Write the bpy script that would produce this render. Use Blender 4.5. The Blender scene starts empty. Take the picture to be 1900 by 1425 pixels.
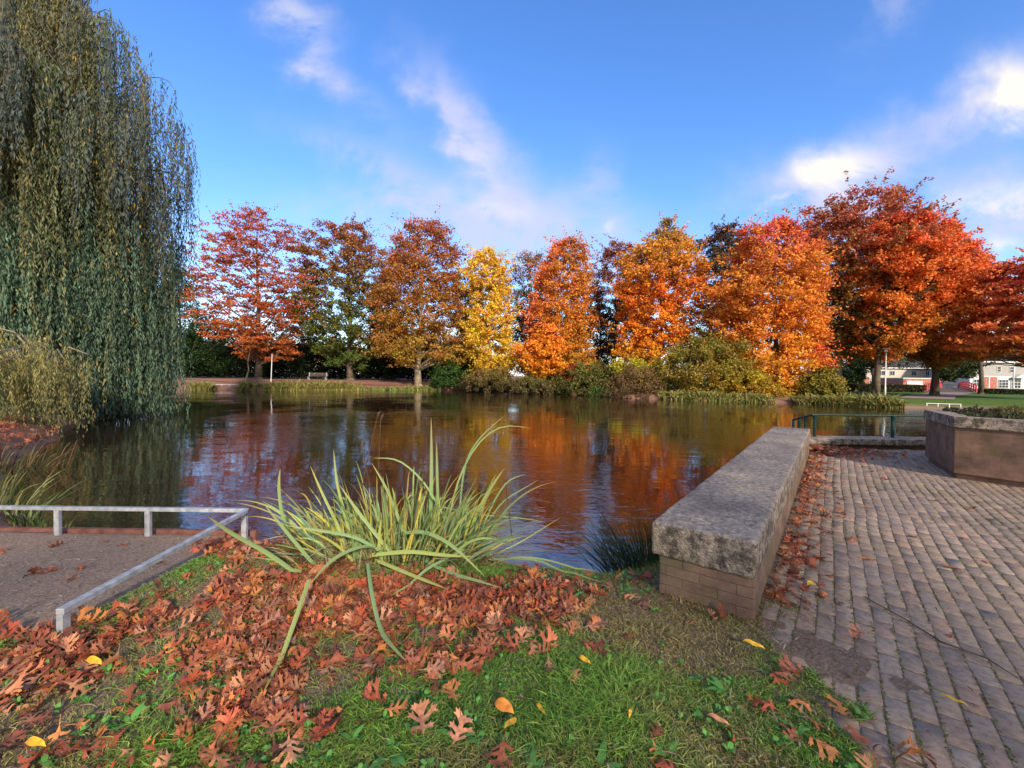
import bpy, bmesh, math, random
import numpy as np
from mathutils import Vector, Matrix, noise as mnoise

R = math.radians
rng = np.random.default_rng(7)
random.seed(7)
scene = bpy.context.scene
col = scene.collection

# ------------------------------------------------------------------ camera
F = 800.0 / 1900.0            # focal length as a share of the picture width
CAMZ = 1.5
PITCH, ROLL = 1.1, 0.69
cam_d = bpy.data.cameras.new("camera")
cam = bpy.data.objects.new("camera", cam_d)
col.objects.link(cam)
cam_d.sensor_fit = 'HORIZONTAL'
cam_d.sensor_width = 36
cam_d.lens = 36 * F
cam_d.clip_start = 0.05
cam_d.clip_end = 3000
CAMROT = Matrix.Rotation(R(90 - PITCH), 4, 'X') @ Matrix.Rotation(R(ROLL), 4, 'Z')
cam.matrix_world = Matrix.Translation((0, 0, CAMZ)) @ CAMROT
scene.camera = cam

# ------------------------------------------------------------------ light
SUN_EL, SUN_AZ = 24.0, 160.0          # azimuth clockwise from +Y
scene.view_settings.view_transform = 'Standard'
scene.view_settings.look = 'None'
scene.view_settings.gamma = 1
scene.view_settings.exposure = 0.8
world = bpy.data.worlds.new("World")
scene.world = world
world.use_nodes = True
sun_d = bpy.data.lights.new("sun", 'SUN')
sun_d.energy = 4.3
sun_d.angle = R(3.0)
sun_d.color = (1.0, 0.86, 0.70)
sun = bpy.data.objects.new("sun", sun_d)
col.objects.link(sun)
_sd = Vector((math.sin(R(SUN_AZ)) * math.cos(R(SUN_EL)), math.cos(R(SUN_AZ)) * math.cos(R(SUN_EL)), math.sin(R(SUN_EL))))
sun.rotation_euler = _sd.to_track_quat('Z', 'Y').to_euler()


def ray(px, py):
    v = CAMROT.to_3x3() @ Vector(((px - 950) / 800.0, -(py - 712.5) / 800.0, -1.0))
    return v


def G(px, py, z=0.0):
    v = ray(px, py)
    t = (z - CAMZ) / v.z
    return (v.x * t, v.y * t)


def P(px, py, d):
    v = ray(px, py)
    t = d / v.y
    return (v.x * t, d, CAMZ + v.z * t)


# ---- sky: Nishita with high clouds mixed in by direction
def build_world():
    nt = world.node_tree
    N = nt.nodes
    L = nt.links
    N.clear()

    def n(t, **k):
        q = N.new(t)
        for a, b in k.items():
            setattr(q, a, b)
        return q

    def m(op, a, b=None, c=None, clamp=False):
        q = N.new('ShaderNodeMath')
        q.operation = op
        q.use_clamp = clamp
        for i, v in enumerate((a, b, c)):
            if v is None:
                continue
            if isinstance(v, (int, float)):
                q.inputs[i].default_value = v
            else:
                L.new(v, q.inputs[i])
        return q.outputs[0]
    out = n('ShaderNodeOutputWorld')
    bg = n('ShaderNodeBackground')
    sky = n('ShaderNodeTexSky')
    sky.sky_type = 'NISHITA'
    sky.sun_disc = False
    sky.sun_elevation = R(SUN_EL)
    sky.sun_rotation = R(SUN_AZ)
    sky.altitude = 0
    sky.air_density = 1.0
    sky.dust_density = 0.4
    sky.ozone_density = 2.5
    tc = n('ShaderNodeTexCoord')
    sep = n('ShaderNodeSeparateXYZ')
    L.new(tc.outputs['Generated'], sep.inputs[0])
    x, y, z = sep.outputs
    yy = m('MAXIMUM', m('ABSOLUTE', y), 0.15)
    u = m('DIVIDE', x, yy)
    v = m('DIVIDE', z, yy)
    comb = n('ShaderNodeCombineXYZ')
    L.new(u, comb.inputs[0])
    L.new(v, comb.inputs[1])
    L.new(m('SIGN', y), comb.inputs[2])
    # domain-warped noise
    nz = n('ShaderNodeTexNoise')
    nz.inputs['Scale'].default_value = 3.2
    nz.inputs['Detail'].default_value = 7
    nz.inputs['Roughness'].default_value = 0.64
    nz.inputs['Distortion'].default_value = 0.5
    mp = n('ShaderNodeMapping')
    mp.inputs['Rotation'].default_value = (0, 0, 0.9)
    mp.inputs['Scale'].default_value = (1.0, 1.5, 1)
    L.new(comb.outputs[0], mp.inputs[0])
    L.new(mp.outputs[0], nz.inputs['Vector'])
    nf = nz.outputs['Fac']
    nz2 = n('ShaderNodeTexNoise')
    nz2.inputs['Scale'].default_value = 9
    nz2.inputs['Detail'].default_value = 5
    L.new(comb.outputs[0], nz2.inputs['Vector'])
    # edge wobble of the cloud banks
    wob = m('MULTIPLY', m('SUBTRACT', nz2.outputs['Fac'], 0.5), 0.24)
    u2 = m('ADD', u, wob)
    wob2 = m('MULTIPLY', m('SUBTRACT', nf, 0.5), 0.2)
    v2 = m('ADD', v, wob2)

    u3 = m('ADD', u, m('MULTIPLY', wob, 0.7))
    v3 = m('ADD', v, m('MULTIPLY', wob2, 0.75))

    def blob(px, py, sx, sy, rot, amp, puff=False):
        w = ray(px, py)
        u0, v0 = w.x / w.y, w.z / w.y
        a = R(rot)
        du = m('SUBTRACT', u3 if puff else u2, u0)
        dv = m('SUBTRACT', v3 if puff else v2, v0)
        p = m('ADD', m('MULTIPLY', du, math.cos(a) / (sx / 800)), m('MULTIPLY', dv, math.sin(a) / (sx / 800)))
        q = m('ADD', m('MULTIPLY', du, -math.sin(a) / (sy / 800)), m('MULTIPLY', dv, math.cos(a) / (sy / 800)))
        r2 = m('ADD', m('MULTIPLY', p, p), m('MULTIPLY', q, q))
        return m('MULTIPLY', m('EXPONENT', m('MULTIPLY', r2, -1.0)), amp)

    def total(bl):
        s = None
        for b in bl:
            o = blob(*b)
            s = o if s is None else m('ADD', s, o)
        return s
    # thin grey-lilac veil clouds
    veil = total([
        (560, 40, 90, 45, -60, 0.75), (610, 120, 90, 35, -70, 0.6), (690, 200, 90, 30, -40, 0.3), (650, 290, 120, 30, -25, 0.55),
        (830, 200, 110, 45, -60, 0.8), (900, 280, 110, 40, -50, 0.85), (930, 370, 110, 40, -10, 0.8), (740, 330, 90, 45, -30, 0.7),
        (770, 400, 170, 45, -5, 1.0), (930, 430, 200, 50, 0, .85), (1120, 350, 35, 55, 0, 0.75), (1060, 380, 40, 60, 0, 0.4),
        (1150, 430, 60, 30, 20, 0.7), (1700, 240, 190, 42, 35, 0.75), (1500, 340, 140, 50, 10, 0.75), (1590, 350, 150, 60, 20, 0.9),
        (1760, 400, 190, 55, 5, .9), (1900, 330, 160, 50, 10, 0.65), (1880, 450, 160, 50, 0, .75), (1660, 10, 90, 35, 60, 0.45),
        (1900, 170, 120, 60, 20, 0.5), (1430, 375, 40, 14, 10, 0.6), (400, 470, 300, 70, 0, 0.35), (1250, 480, 300, 50, 0, 0.35)])
    core = total([
        (1548, 310, 62, 34, 15, 1.5, True), (1600, 322, 50, 24, 10, .7, True), (1888, 160, 50, 52, 0, 1.5, True), (1870, 368, 66, 24, 10, 1.1, True), (1770, 385, 60, 26, 0, 0.55),
        (1845, 462, 40, 20, 0, 1.2), (1425, 373, 26, 11, 5, 0.75), (1820, 178, 40, 50, 30, 0.25), (1130, 428, 28, 14, 25, 0.5),
        (925, 385, 80, 22, -10, 0.45), (900, 300, 55, 22, -50, 0.35), (560, 30, 40, 22, -60, 0.3)])
    # unseen warm cloud behind the viewer, added to whiten the ambient light
    back = m('MULTIPLY', m('SUBTRACT', 0.15, y, clamp=True), 2.2, clamp=True)
    # low bright bank of cloud near the skyline
    low = m('MULTIPLY', m('SUBTRACT', 1.0, m('MULTIPLY', z, 5.0), clamp=True), 1.0)
    low = m('MULTIPLY', m('MULTIPLY', low, low), 0.9)
    nmix = m('ADD', m('MULTIPLY', nf, 0.7), m('MULTIPLY', nz2.outputs['Fac'], 0.3))
    nfac = m('MULTIPLY', m('SUBTRACT', nmix, 0.37, clamp=True), 4.6)
    dv_ = m('MULTIPLY', veil, m('ADD', nfac, 0.12), clamp=True)
    dc_ = m('MULTIPLY', m('ADD', core, back), m('ADD', m('MULTIPLY', nfac, 0.8), 0.15), clamp=True)
    dc_ = m('SMOOTH_MIN', dc_, 1.0, 0.2)
    # warm white / lilac colours, cores and low bank brighter
    mix1 = n('ShaderNodeMix', data_type='RGBA')
    mix2 = n('ShaderNodeMix', data_type='RGBA')
    mix3 = n('ShaderNodeMix', data_type='RGBA')
    hs = n('ShaderNodeHueSaturation')
    hs.inputs['Hue'].default_value = SKY_HUE
    hs.inputs['Saturation'].default_value = SKY_SAT
    hs.inputs['Value'].default_value = SKY_VAL
    L.new(sky.outputs[0], hs.inputs['Color'])
    tint = n('ShaderNodeMix', data_type='RGBA', blend_type='MULTIPLY')
    tint.inputs['Factor'].default_value = 1
    tint.inputs['B'].default_value = (.62, .62, .70, 1)
    L.new(hs.outputs[0], tint.inputs['A'])
    L.new(tint.outputs['Result'], mix1.inputs['A'])
    mix1.inputs['B'].default_value = (5.4, 5.5, 7.4, 1)
    L.new(m('MULTIPLY', dv_, 0.8), mix1.inputs['Factor'])
    L.new(mix1.outputs['Result'], mix2.inputs['A'])
    mix2.inputs['B'].default_value = (9.6, 9.0, 8.5, 1)
    L.new(low, mix2.inputs['Factor'])
    L.new(mix2.outputs['Result'], mix3.inputs['A'])
    mix3.inputs['B'].default_value = (8.4, 7.9, 7.3, 1)
    L.new(dc_, mix3.inputs['Factor'])
    bg.inputs['Strength'].default_value = 0.075
    L.new(mix3.outputs['Result'], bg.inputs['Color'])
    L.new(bg.outputs[0], out.inputs[0])


SKY_HUE, SKY_SAT, SKY_VAL = 0.505, 1.22, 3.5
build_world()


# ------------------------------------------------------------------ helpers
def tag(o, label=None, cat=None, group=None, kind=None):
    if label:
        o["label"] = label
    if cat:
        o["category"] = cat
    if group:
        o["group"] = group
    if kind:
        o["kind"] = kind
    return o


def empty(name, loc=(0, 0, 0)):
    o = bpy.data.objects.new(name, None)
    col.objects.link(o)
    o.location = loc
    o.empty_display_size = 0.1
    return o


def np_mesh(name, verts, faces_flat, sizes, mat, parent=None, colors=None, uvs=None, smooth=False):
    """verts in the parent's local frame (N,3)"""
    me = bpy.data.meshes.new(name)
    nv = len(verts)
    nf = len(sizes)
    me.vertices.add(nv)
    me.vertices.foreach_set('co', np.asarray(verts, dtype=np.float32).ravel())
    me.loops.add(len(faces_flat))
    me.loops.foreach_set('vertex_index', np.asarray(faces_flat, dtype=np.int32))
    me.polygons.add(nf)
    st = np.zeros(nf, dtype=np.int32)
    st[1:] = np.cumsum(sizes)[:-1]
    me.polygons.foreach_set('loop_start', st)
    if smooth:
        me.polygons.foreach_set('use_smooth', np.ones(nf, dtype=bool))
    me.update(calc_edges=True)
    if colors is not None:
        a = me.color_attributes.new('Col', 'FLOAT_COLOR', 'POINT')
        c = np.ones((nv, 4), dtype=np.float32)
        c[:, :3] = np.clip(colors, 0, 1)
        a.data.foreach_set('color', c.ravel())
    if uvs is not None:
        ul = me.uv_layers.new(name='UVMap')
        ul.data.foreach_set('uv', np.asarray(uvs, dtype=np.float32).ravel())
    me.materials.append(mat)
    o = bpy.data.objects.new(name, me)
    col.objects.link(o)
    if parent is not None:
        o.parent = parent
    return o


class MB:
    """collects boxes, tubes and slabs into one mesh object; every face gets box-projected UVs in metres"""

    def __init__(self):
        self.v = []
        self.f = []

    def add(self, vs, fs):
        b = len(self.v)
        self.v += [tuple(p) for p in vs]
        self.f += [tuple(b + i for i in q) for q in fs]

    def box(self, x0, x1, y0, y1, z0, z1, M=None):
        vs = [Vector(p) for p in ((x0, y0, z0), (x1, y0, z0), (x1, y1, z0), (x0, y1, z0), (x0, y0, z1), (x1, y0, z1), (x1, y1, z1), (x0, y1, z1))]
        if M:
            vs = [M @ p for p in vs]
        self.add(vs, [(0, 3, 2, 1), (4, 5, 6, 7), (0, 1, 5, 4), (1, 2, 6, 5), (2, 3, 7, 6), (3, 0, 4, 7)])

    def bar(self, a, b, w, h):
        a = Vector(a)
        b = Vector(b)
        d = (b - a)
        L_ = d.length
        q = d.to_track_quat('X', 'Z').to_matrix().to_4x4()
        self.box(0, L_, -w / 2, w / 2, -h / 2, h / 2, Matrix.Translation(a) @ q)

    def tube(self, pts, rad, seg=8, cap=True):
        pts = [Vector(p) for p in pts]
        if not hasattr(rad, '__len__'):
            rad = [rad] * len(pts)
        base = len(self.v)
        t0 = (pts[1] - pts[0]).normalized()
        up = Vector((0, 0, 1)) if abs(t0.z) < .9 else Vector((1, 0, 0))
        for i, p in enumerate(pts):
            t = (pts[min(i + 1, len(pts) - 1)] - pts[max(i - 1, 0)]).normalized()
            s = t.cross(up).normalized()
            up = s.cross(t).normalized()
            for k in range(seg):
                a = 2 * math.pi * k / seg
                self.v.append(tuple(p + (s * math.cos(a) + up * math.sin(a)) * rad[i]))
        for i in range(len(pts) - 1):
            for k in range(seg):
                a = base + i * seg + k
                b = base + i * seg + (k + 1) % seg
                self.f.append((a, b, b + seg, a + seg))
        if cap:
            self.f.append(tuple(base + k for k in range(seg))[::-1])
            self.f.append(tuple(base + (len(pts) - 1) * seg + k for k in range(seg)))

    def build(self, name, mat, parent=None, smooth=False, bevel=0, loc=None):
        me = bpy.data.meshes.new(name)
        me.from_pydata(self.v, [], self.f)
        me.update()
        bm = bmesh.new()
        bm.from_mesh(me)
        bmesh.ops.recalc_face_normals(bm, faces=bm.faces)
        if bevel:
            bmesh.ops.bevel(bm, geom=[e for e in bm.edges if len(e.link_faces) == 2 and e.calc_face_angle(0) > .5], offset=bevel, segments=2, affect='EDGES', profile=.6)
        box_uv(bm)
        bm.to_mesh(me)
        bm.free()
        if smooth:
            me.polygons.foreach_set('use_smooth', [True] * len(me.polygons))
        me.materials.append(mat)
        o = bpy.data.objects.new(name, me)
        col.objects.link(o)
        if parent is not None:
            o.parent = parent
        if loc is not None:
            o.location = loc
        return o


def box_uv(bm):
    ul = bm.loops.layers.uv.verify()
    bm.normal_update()
    for f in bm.faces:
        n_ = f.normal
        ax = max(range(3), key=lambda i: abs(n_[i]))
        for l in f.loops:
            c = l.vert.co
            l[ul].uv = ((c.y, c.z) if ax == 0 else (c.x, c.z) if ax == 1 else (c.x, c.y))


# vectorised value noise
_perm = rng.random((256, 256))


def vnoise(x, y, s=1.0, o=0):
    x = np.asarray(x, float) * s + 17.3 * (o + 1)
    y = np.asarray(y, float) * s + 41.7 * (o + 1)
    xi = np.floor(x).astype(int)
    yi = np.floor(y).astype(int)
    fx = x - xi
    fy = y - yi
    fx = fx * fx * (3 - 2 * fx)
    fy = fy * fy * (3 - 2 * fy)
    g = lambda a, b: _perm[a & 255, b & 255]
    return (g(xi, yi) * (1 - fx) + g(xi + 1, yi) * fx) * (1 - fy) + (g(xi, yi + 1) * (1 - fx) + g(xi + 1, yi + 1) * fx) * fy


def fbm(x, y, s=1.0, o=0, n=4):
    t = 0
    a = .5
    w = 0
    for k in range(n):
        t = t + a * vnoise(x, y, s * 2 ** k, o + k * 3)
        w += a
        a *= .5
    return t / w


def sstep(a, b, x):
    t = np.clip((x - a) / (b - a), 0, 1)
    return t * t * (3 - 2 * t)


def poly_sd(poly, x, y):
    """signed distance, negative inside"""
    x = np.asarray(x, float)
    y = np.asarray(y, float)
    d = np.full(x.shape, 1e9)
    inside = np.zeros(x.shape, bool)
    n_ = len(poly)
    for i in range(n_):
        ax, ay = poly[i]
        bx, by = poly[(i + 1) % n_]
        ex, ey = bx - ax, by - ay
        L2 = ex * ex + ey * ey + 1e-12
        t = np.clip(((x - ax) * ex + (y - ay) * ey) / L2, 0, 1)
        d = np.minimum(d, np.hypot(x - ax - t * ex, y - ay - t * ey))
        c = ((ay > y) != (by > y)) & (x < (bx - ax) * (y - ay) / ((by - ay) if by != ay else 1e-9) + ax)
        inside ^= c
    return np.where(inside, -d, d)


# ------------------------------------------------------------------ materials
def mat_new(name):
    m_ = bpy.data.materials.new(name)
    m_.use_nodes = True
    nt = m_.node_tree
    return m_, nt, nt.nodes['Principled BSDF']


def nd(nt, t, **k):
    q = nt.nodes.new(t)
    for a, b in k.items():
        if a in q.inputs:
            q.inputs[a].default_value = b
        else:
            setattr(q, a, b)
    return q


def ramp(nt, fac, stops):
    r = nt.nodes.new('ShaderNodeValToRGB')
    e = r.color_ramp.elements
    while len(e) < len(stops):
        e.new(0.5)
    for i, (p, c) in enumerate(stops):
        e[i].position = p
        e[i].color = (*c, 1)
    nt.links.new(fac, r.inputs[0])
    return r.outputs[0]


def mat_noise(name, stops, scale=8, rough=.8, bump=.3, bdist=.01, detail=6, scale2=None, metallic=0, coord='Object', spec=.3):
    m_, nt, b = mat_new(name)
    tc = nd(nt, 'ShaderNodeTexCoord')
    nz = nd(nt, 'ShaderNodeTexNoise', Scale=scale, Detail=detail, Roughness=.62)
    nt.links.new(tc.outputs[coord], nz.inputs['Vector'])
    nt.links.new(ramp(nt, nz.outputs['Fac'], stops), b.inputs['Base Color'])
    nz2 = nd(nt, 'ShaderNodeTexNoise', Scale=scale2 or scale * 5, Detail=5)
    nt.links.new(tc.outputs[coord], nz2.inputs['Vector'])
    bp = nd(nt, 'ShaderNodeBump', Strength=bump, Distance=bdist)
    nt.links.new(nz2.outputs['Fac'], bp.inputs['Height'])
    nt.links.new(bp.outputs[0], b.inputs['Normal'])
    b.inputs['Roughness'].default_value = rough
    b.inputs['Metallic'].default_value = metallic
    b.inputs['Specular IOR Level'].default_value = spec
    return m_


def mat_leaf(name, trans=.35, rough=.6, spec=.25):
    m_, nt, b = mat_new(name)
    at = nd(nt, 'ShaderNodeAttribute', attribute_name='Col')
    nt.links.new(at.outputs['Color'], b.inputs['Base Color'])
    b.inputs['Roughness'].default_value = rough
    b.inputs['Specular IOR Level'].default_value = spec
    tr = nd(nt, 'ShaderNodeBsdfTranslucent')
    nt.links.new(at.outputs['Color'], tr.inputs['Color'])
    mx = nd(nt, 'ShaderNodeMixShader')
    mx.inputs[0].default_value = trans
    nt.links.new(b.outputs[0], mx.inputs[1])
    nt.links.new(tr.outputs[0], mx.inputs[2])
    nt.links.new(mx.outputs[0], nt.nodes['Material Output'].inputs['Surface'])
    return m_


M_leaf = mat_leaf('foliage_leaves')
M_blade = mat_leaf('blade_leaves', trans=.25, rough=.5)
M_dry = mat_leaf('fallen_leaves', trans=.12, rough=.7)
M_bark = mat_noise('bark', [(.3, (.05, .038, .028)), (.55, (.12, .095, .065)), (.75, (.17, .15, .10))], scale=3, rough=.9, bump=.8, bdist=.05)
M_bark_light = mat_noise('bark_light', [(.3, (.16, .12, .08)), (.7, (.34, .28, .2))], scale=3, rough=.9, bump=.5, bdist=.03)
M_galv = mat_noise('weathered_metal', [(.3, (.26, .27, .28)), (.5, (.42, .44, .46)), (.72, (.60, .62, .64))], scale=14, rough=.5, bump=.1, bdist=.002, metallic=.35)
M_green = mat_noise('green_paint', [(.35, (.004, .028, .028)), (.7, (.01, .055, .05))], scale=9, rough=.4, bump=.1, bdist=.002)
M_red = mat_noise('red_paint', [(.35, (.35, .02, .03)), (.7, (.45, .04, .05))], scale=3, rough=.5, bump=0)
M_white = mat_noise('white_paint', [(.35, (.46, .46, .46)), (.7, (.58, .58, .58))], scale=2, rough=.5, bump=0)
M_wallwhite = mat_noise('pale_panel', [(.35, (.42, .43, .46)), (.7, (.48, .49, .52))], scale=1, rough=.7, bump=0)
M_glass = mat_noise('window_glass', [(.4, (.02, .025, .03)), (.6, (.06, .07, .09))], scale=1, rough=.08, bump=0, spec=.8)
M_beige = mat_noise('beige_cladding', [(.35, (.27, .255, .245)), (.7, (.32, .305, .29))], scale=1, rough=.8, bump=0)
M_cream = mat_noise('cream_render', [(.35, (.40, .35, .28)), (.7, (.46, .41, .34))], scale=1, rough=.8, bump=0)
M_roofdark = mat_noise('dark_roof', [(.35, (.04, .045, .055)), (.7, (.09, .09, .10))], scale=2, rough=.8, bump=.2)
M_wood = mat_noise('weathered_wood', [(.35, (.06, .045, .035)), (.7, (.12, .09, .07))], scale=5, rough=.8, bump=.2)
M_redboard = mat_noise('red_brown_board', [(.35, (.13, .05, .035)), (.7, (.26, .12, .09))], scale=9, rough=.8, bump=.3)
M_stalk = mat_noise('dry_stalk', [(.35, (.05, .03, .02)), (.7, (.14, .09, .05))], scale=20, rough=.8, bump=0)
M_car = mat_noise('dark_car_paint', [(.4, (.02, .025, .05)), (.6, (.04, .045, .07))], scale=1, rough=.25, bump=0, spec=.6)


def mat_brick(name, c1, c2, mort, bw, bh, ms=.01, rough=.85, moss=None, dirt=None, bump=.5):
    m_, nt, b = mat_new(name)
    tc = nd(nt, 'ShaderNodeTexCoord')
    nw = nd(nt, 'ShaderNodeTexNoise', Scale=7, Detail=4)
    nt.links.new(tc.outputs['UV'], nw.inputs['Vector'])
    av = nd(nt, 'ShaderNodeVectorMath', operation='MULTIPLY_ADD')
    nt.links.new(nw.outputs['Color'], av.inputs[0])
    av.inputs[1].default_value = (.012, .012, 0)
    nt.links.new(tc.outputs['UV'], av.inputs[2])
    bt = nd(nt, 'ShaderNodeTexBrick', Scale=1.0)
    bt.inputs['Color1'].default_value = (*c1, 1)
    bt.inputs['Color2'].default_value = (*c2, 1)
    bt.inputs['Mortar'].default_value = (*mort, 1)
    bt.inputs['Brick Width'].default_value = bw
    bt.inputs['Row Height'].default_value = bh
    bt.inputs['Mortar Size'].default_value = ms
    bt.inputs['Mortar Smooth'].default_value = .6
    nt.links.new(av.outputs[0], bt.inputs['Vector'])
    colr = bt.outputs['Color']
    nz = nd(nt, 'ShaderNodeTexNoise', Scale=3.2, Detail=7, Roughness=.65)
    nt.links.new(tc.outputs['UV'], nz.inputs['Vector'])
    mu = nd(nt, 'ShaderNodeMix', data_type='RGBA', blend_type='MULTIPLY')
    mu.inputs['Factor'].default_value = .8
    nt.links.new(colr, mu.inputs['A'])
    nt.links.new(ramp(nt, nz.outputs['Fac'], [(.3, (.28, .27, .24)), (.5, (.92, .86, .78)), (.72, (1.7, 1.5, 1.25))]), mu.inputs['B'])
    colr = mu.outputs['Result']
    if moss:
        nz3 = nd(nt, 'ShaderNodeTexNoise', Scale=2.3, Detail=8, Roughness=.7)
        ofs = nd(nt, 'ShaderNodeVectorMath', operation='ADD')
        ofs.inputs[1].default_value = (5.2, 3.1, 0)
        nt.links.new(tc.outputs['UV'], ofs.inputs[0])
        nt.links.new(ofs.outputs[0], nz3.inputs['Vector'])
        mr = nd(nt, 'ShaderNodeMapRange')
        mr.inputs[1].default_value = .5
        mr.inputs[2].default_value = .68
        nt.links.new(nz3.outputs['Fac'], mr.inputs[0])
        mx = nd(nt, 'ShaderNodeMix', data_type='RGBA')
        nt.links.new(mr.outputs[0], mx.inputs['Factor'])
        nt.links.new(colr, mx.inputs['A'])
        mx.inputs['B'].default_value = (*moss, 1)
        colr = mx.outputs['Result']
    nt.links.new(colr, b.inputs['Base Color'])
    nz2 = nd(nt, 'ShaderNodeTexNoise', Scale=60, Detail=5)
    nt.links.new(tc.outputs['UV'], nz2.inputs['Vector'])
    ad = nd(nt, 'ShaderNodeMath', operation='MULTIPLY_ADD')
    nt.links.new(bt.outputs['Fac'], ad.inputs[0])
    ad.inputs[1].default_value = -1.2
    nt.links.new(nz2.outputs['Fac'], ad.inputs[2])
    bp = nd(nt, 'ShaderNodeBump', Strength=bump, Distance=.01)
    nt.links.new(ad.outputs[0], bp.inputs['Height'])
    nt.links.new(bp.outputs[0], b.inputs['Normal'])
    b.inputs['Roughness'].default_value = rough
    b.inputs['Specular IOR Level'].default_value = .2
    return m_


M_wallbrick = mat_brick('worn_red_brick', (.20, .135, .105), (.245, .17, .13), (.165, .12, .09), .22, .068, .005, moss=(.17, .15, .075))
M_plantbrick = mat_brick('planter_brick', (.17, .11, .085), (.205, .13, .10), (.165, .115, .09), .21, .07, .004, moss=(.12, .10, .04), bump=.35)
M_farbrick = mat_brick('house_brick', (.33, .12, .10), (.38, .15, .12), (.3, .2, .17), .21, .06, .008)


def mat_concrete():
    m_, nt, b = mat_new('weathered_concrete')
    tc = nd(nt, 'ShaderNodeTexCoord')
    n1 = nd(nt, 'ShaderNodeTexNoise', Scale=1.7, Detail=9, Roughness=.68)
    n2 = nd(nt, 'ShaderNodeTexNoise', Scale=22, Detail=8, Roughness=.75)
    vo = nd(nt, 'ShaderNodeTexVoronoi', Scale=75)
    geo = nd(nt, 'ShaderNodeNewGeometry')
    for q in (n1, n2, vo):
        nt.links.new(tc.outputs['Object'], q.inputs['Vector'])
    base = ramp(nt, n2.outputs['Fac'], [(.28, (.10, .08, .062)), (.42, (.26, .215, .17)), (.54, (.42, .355, .28)), (.68, (.66, .57, .44))])
    tint = ramp(nt, n1.outputs['Fac'], [(.32, (.52, .50, .52)), (.5, (.86, .84, .84)), (.66, (1.15, 1.08, .95))])
    mu = nd(nt, 'ShaderNodeMix', data_type='RGBA', blend_type='MULTIPLY')
    mu.inputs['Factor'].default_value = 1
    nt.links.new(base, mu.inputs['A'])
    nt.links.new(tint, mu.inputs['B'])
    # upright faces carry black lichen
    sp = nd(nt, 'ShaderNodeSeparateXYZ')
    nt.links.new(geo.outputs['True Normal'], sp.inputs[0])
    mr = nd(nt, 'ShaderNodeMapRange')
    mr.inputs[1].default_value = .9
    mr.inputs[2].default_value = .2
    nt.links.new(sp.outputs['Z'], mr.inputs[0])
    n3 = nd(nt, 'ShaderNodeTexNoise', Scale=9, Detail=8, Roughness=.75)
    nt.links.new(tc.outputs['Object'], n3.inputs['Vector'])
    mr2 = nd(nt, 'ShaderNodeMapRange')
    mr2.inputs[1].default_value = .46
    mr2.inputs[2].default_value = .56
    nt.links.new(n3.outputs['Fac'], mr2.inputs[0])
    ml = nd(nt, 'ShaderNodeMath', operation='MULTIPLY')
    nt.links.new(mr.outputs[0], ml.inputs[0])
    nt.links.new(mr2.outputs[0], ml.inputs[1])
    ml2 = nd(nt, 'ShaderNodeMath', operation='MULTIPLY')
    nt.links.new(ml.outputs[0], ml2.inputs[0])
    ml2.inputs[1].default_value = .75
    mx = nd(nt, 'ShaderNodeMix', data_type='RGBA')
    nt.links.new(ml2.outputs[0], mx.inputs['Factor'])
    nt.links.new(mu.outputs['Result'], mx.inputs['A'])
    mx.inputs['B'].default_value = (.035, .032, .028, 1)
    nt.links.new(mx.outputs['Result'], b.inputs['Base Color'])
    ad = nd(nt, 'ShaderNodeMath', operation='ADD')
    nt.links.new(n2.outputs['Fac'], ad.inputs[0])
    nt.links.new(vo.outputs['Distance'], ad.inputs[1])
    bp = nd(nt, 'ShaderNodeBump', Strength=.9, Distance=.008)
    nt.links.new(ad.outputs[0], bp.inputs['Height'])
    nt.links.new(bp.outputs[0], b.inputs['Normal'])
    b.inputs['Roughness'].default_value = .9
    b.inputs['Specular IOR Level'].default_value = .2
    return m_


M_conc = mat_concrete()

# ------------------------------------------------------------------ terrain
WATER_Z = -0.5
WALL_A = np.array((1.507, 2.62))      # near, paving side
WALL_B = np.array((6.06, 8.73))       # far, paving side
WD = (WALL_B - WALL_A) / np.linalg.norm(WALL_B - WALL_A)
WN = np.array((-WD[1], WD[0]))        # towards the pond
WALL_LEN = float(np.linalg.norm(WALL_B - WALL_A))
WALL_W = 0.62
POND = [(-4.3, 4.36), (-2.66, 4.36), (-2.3, 4.55), (-1.2, 4.75), (-.4, 4.55), (.2, 4.15), (.75, 4.08), (1.15, 4.25), (1.5, 4.6), (2.6, 5.6),
        tuple(WALL_A + WD * 4.5 + WN * (WALL_W - .1)), tuple(WALL_B + WN * .55 - WD * .2), (6.3, 9.85), (16, 9.85), (26, 15), (34, 24), (33, 29.5),
        (27, 31), G(1640, 757, -.5), G(1500, 750, -.5), G(1400, 747, -.5), G(1300, 744, -.5), G(1150, 738, -.5), G(1080, 733, -.5),
        G(1000, 728, -.5), G(880, 724.5, -.5), G(700, 723, -.5), G(600, 724.5, -.5), G(450, 725, -.5), G(400, 722, -.5), G(300, 723, -.5),
        (-48, 48), (-40, 38), (-27, 30), (-19, 24), (-17.5, 19), (-16, 15.5), (-13.3, 12.6), (-11.6, 10.5), (-10.2, 8.6), (-8, 6.8), (-5.6, 5.1)]
PAVE = [(1.5, -2), (14, -2), (14, 9.35), (6.45, 9.35), tuple(WALL_B), tuple(WALL_A), (1.42, 2.2)]
TERR = [(-9, 2.35), (-2.6, 2.35), (-2.6, 4.34), (-9, 4.34)]


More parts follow.
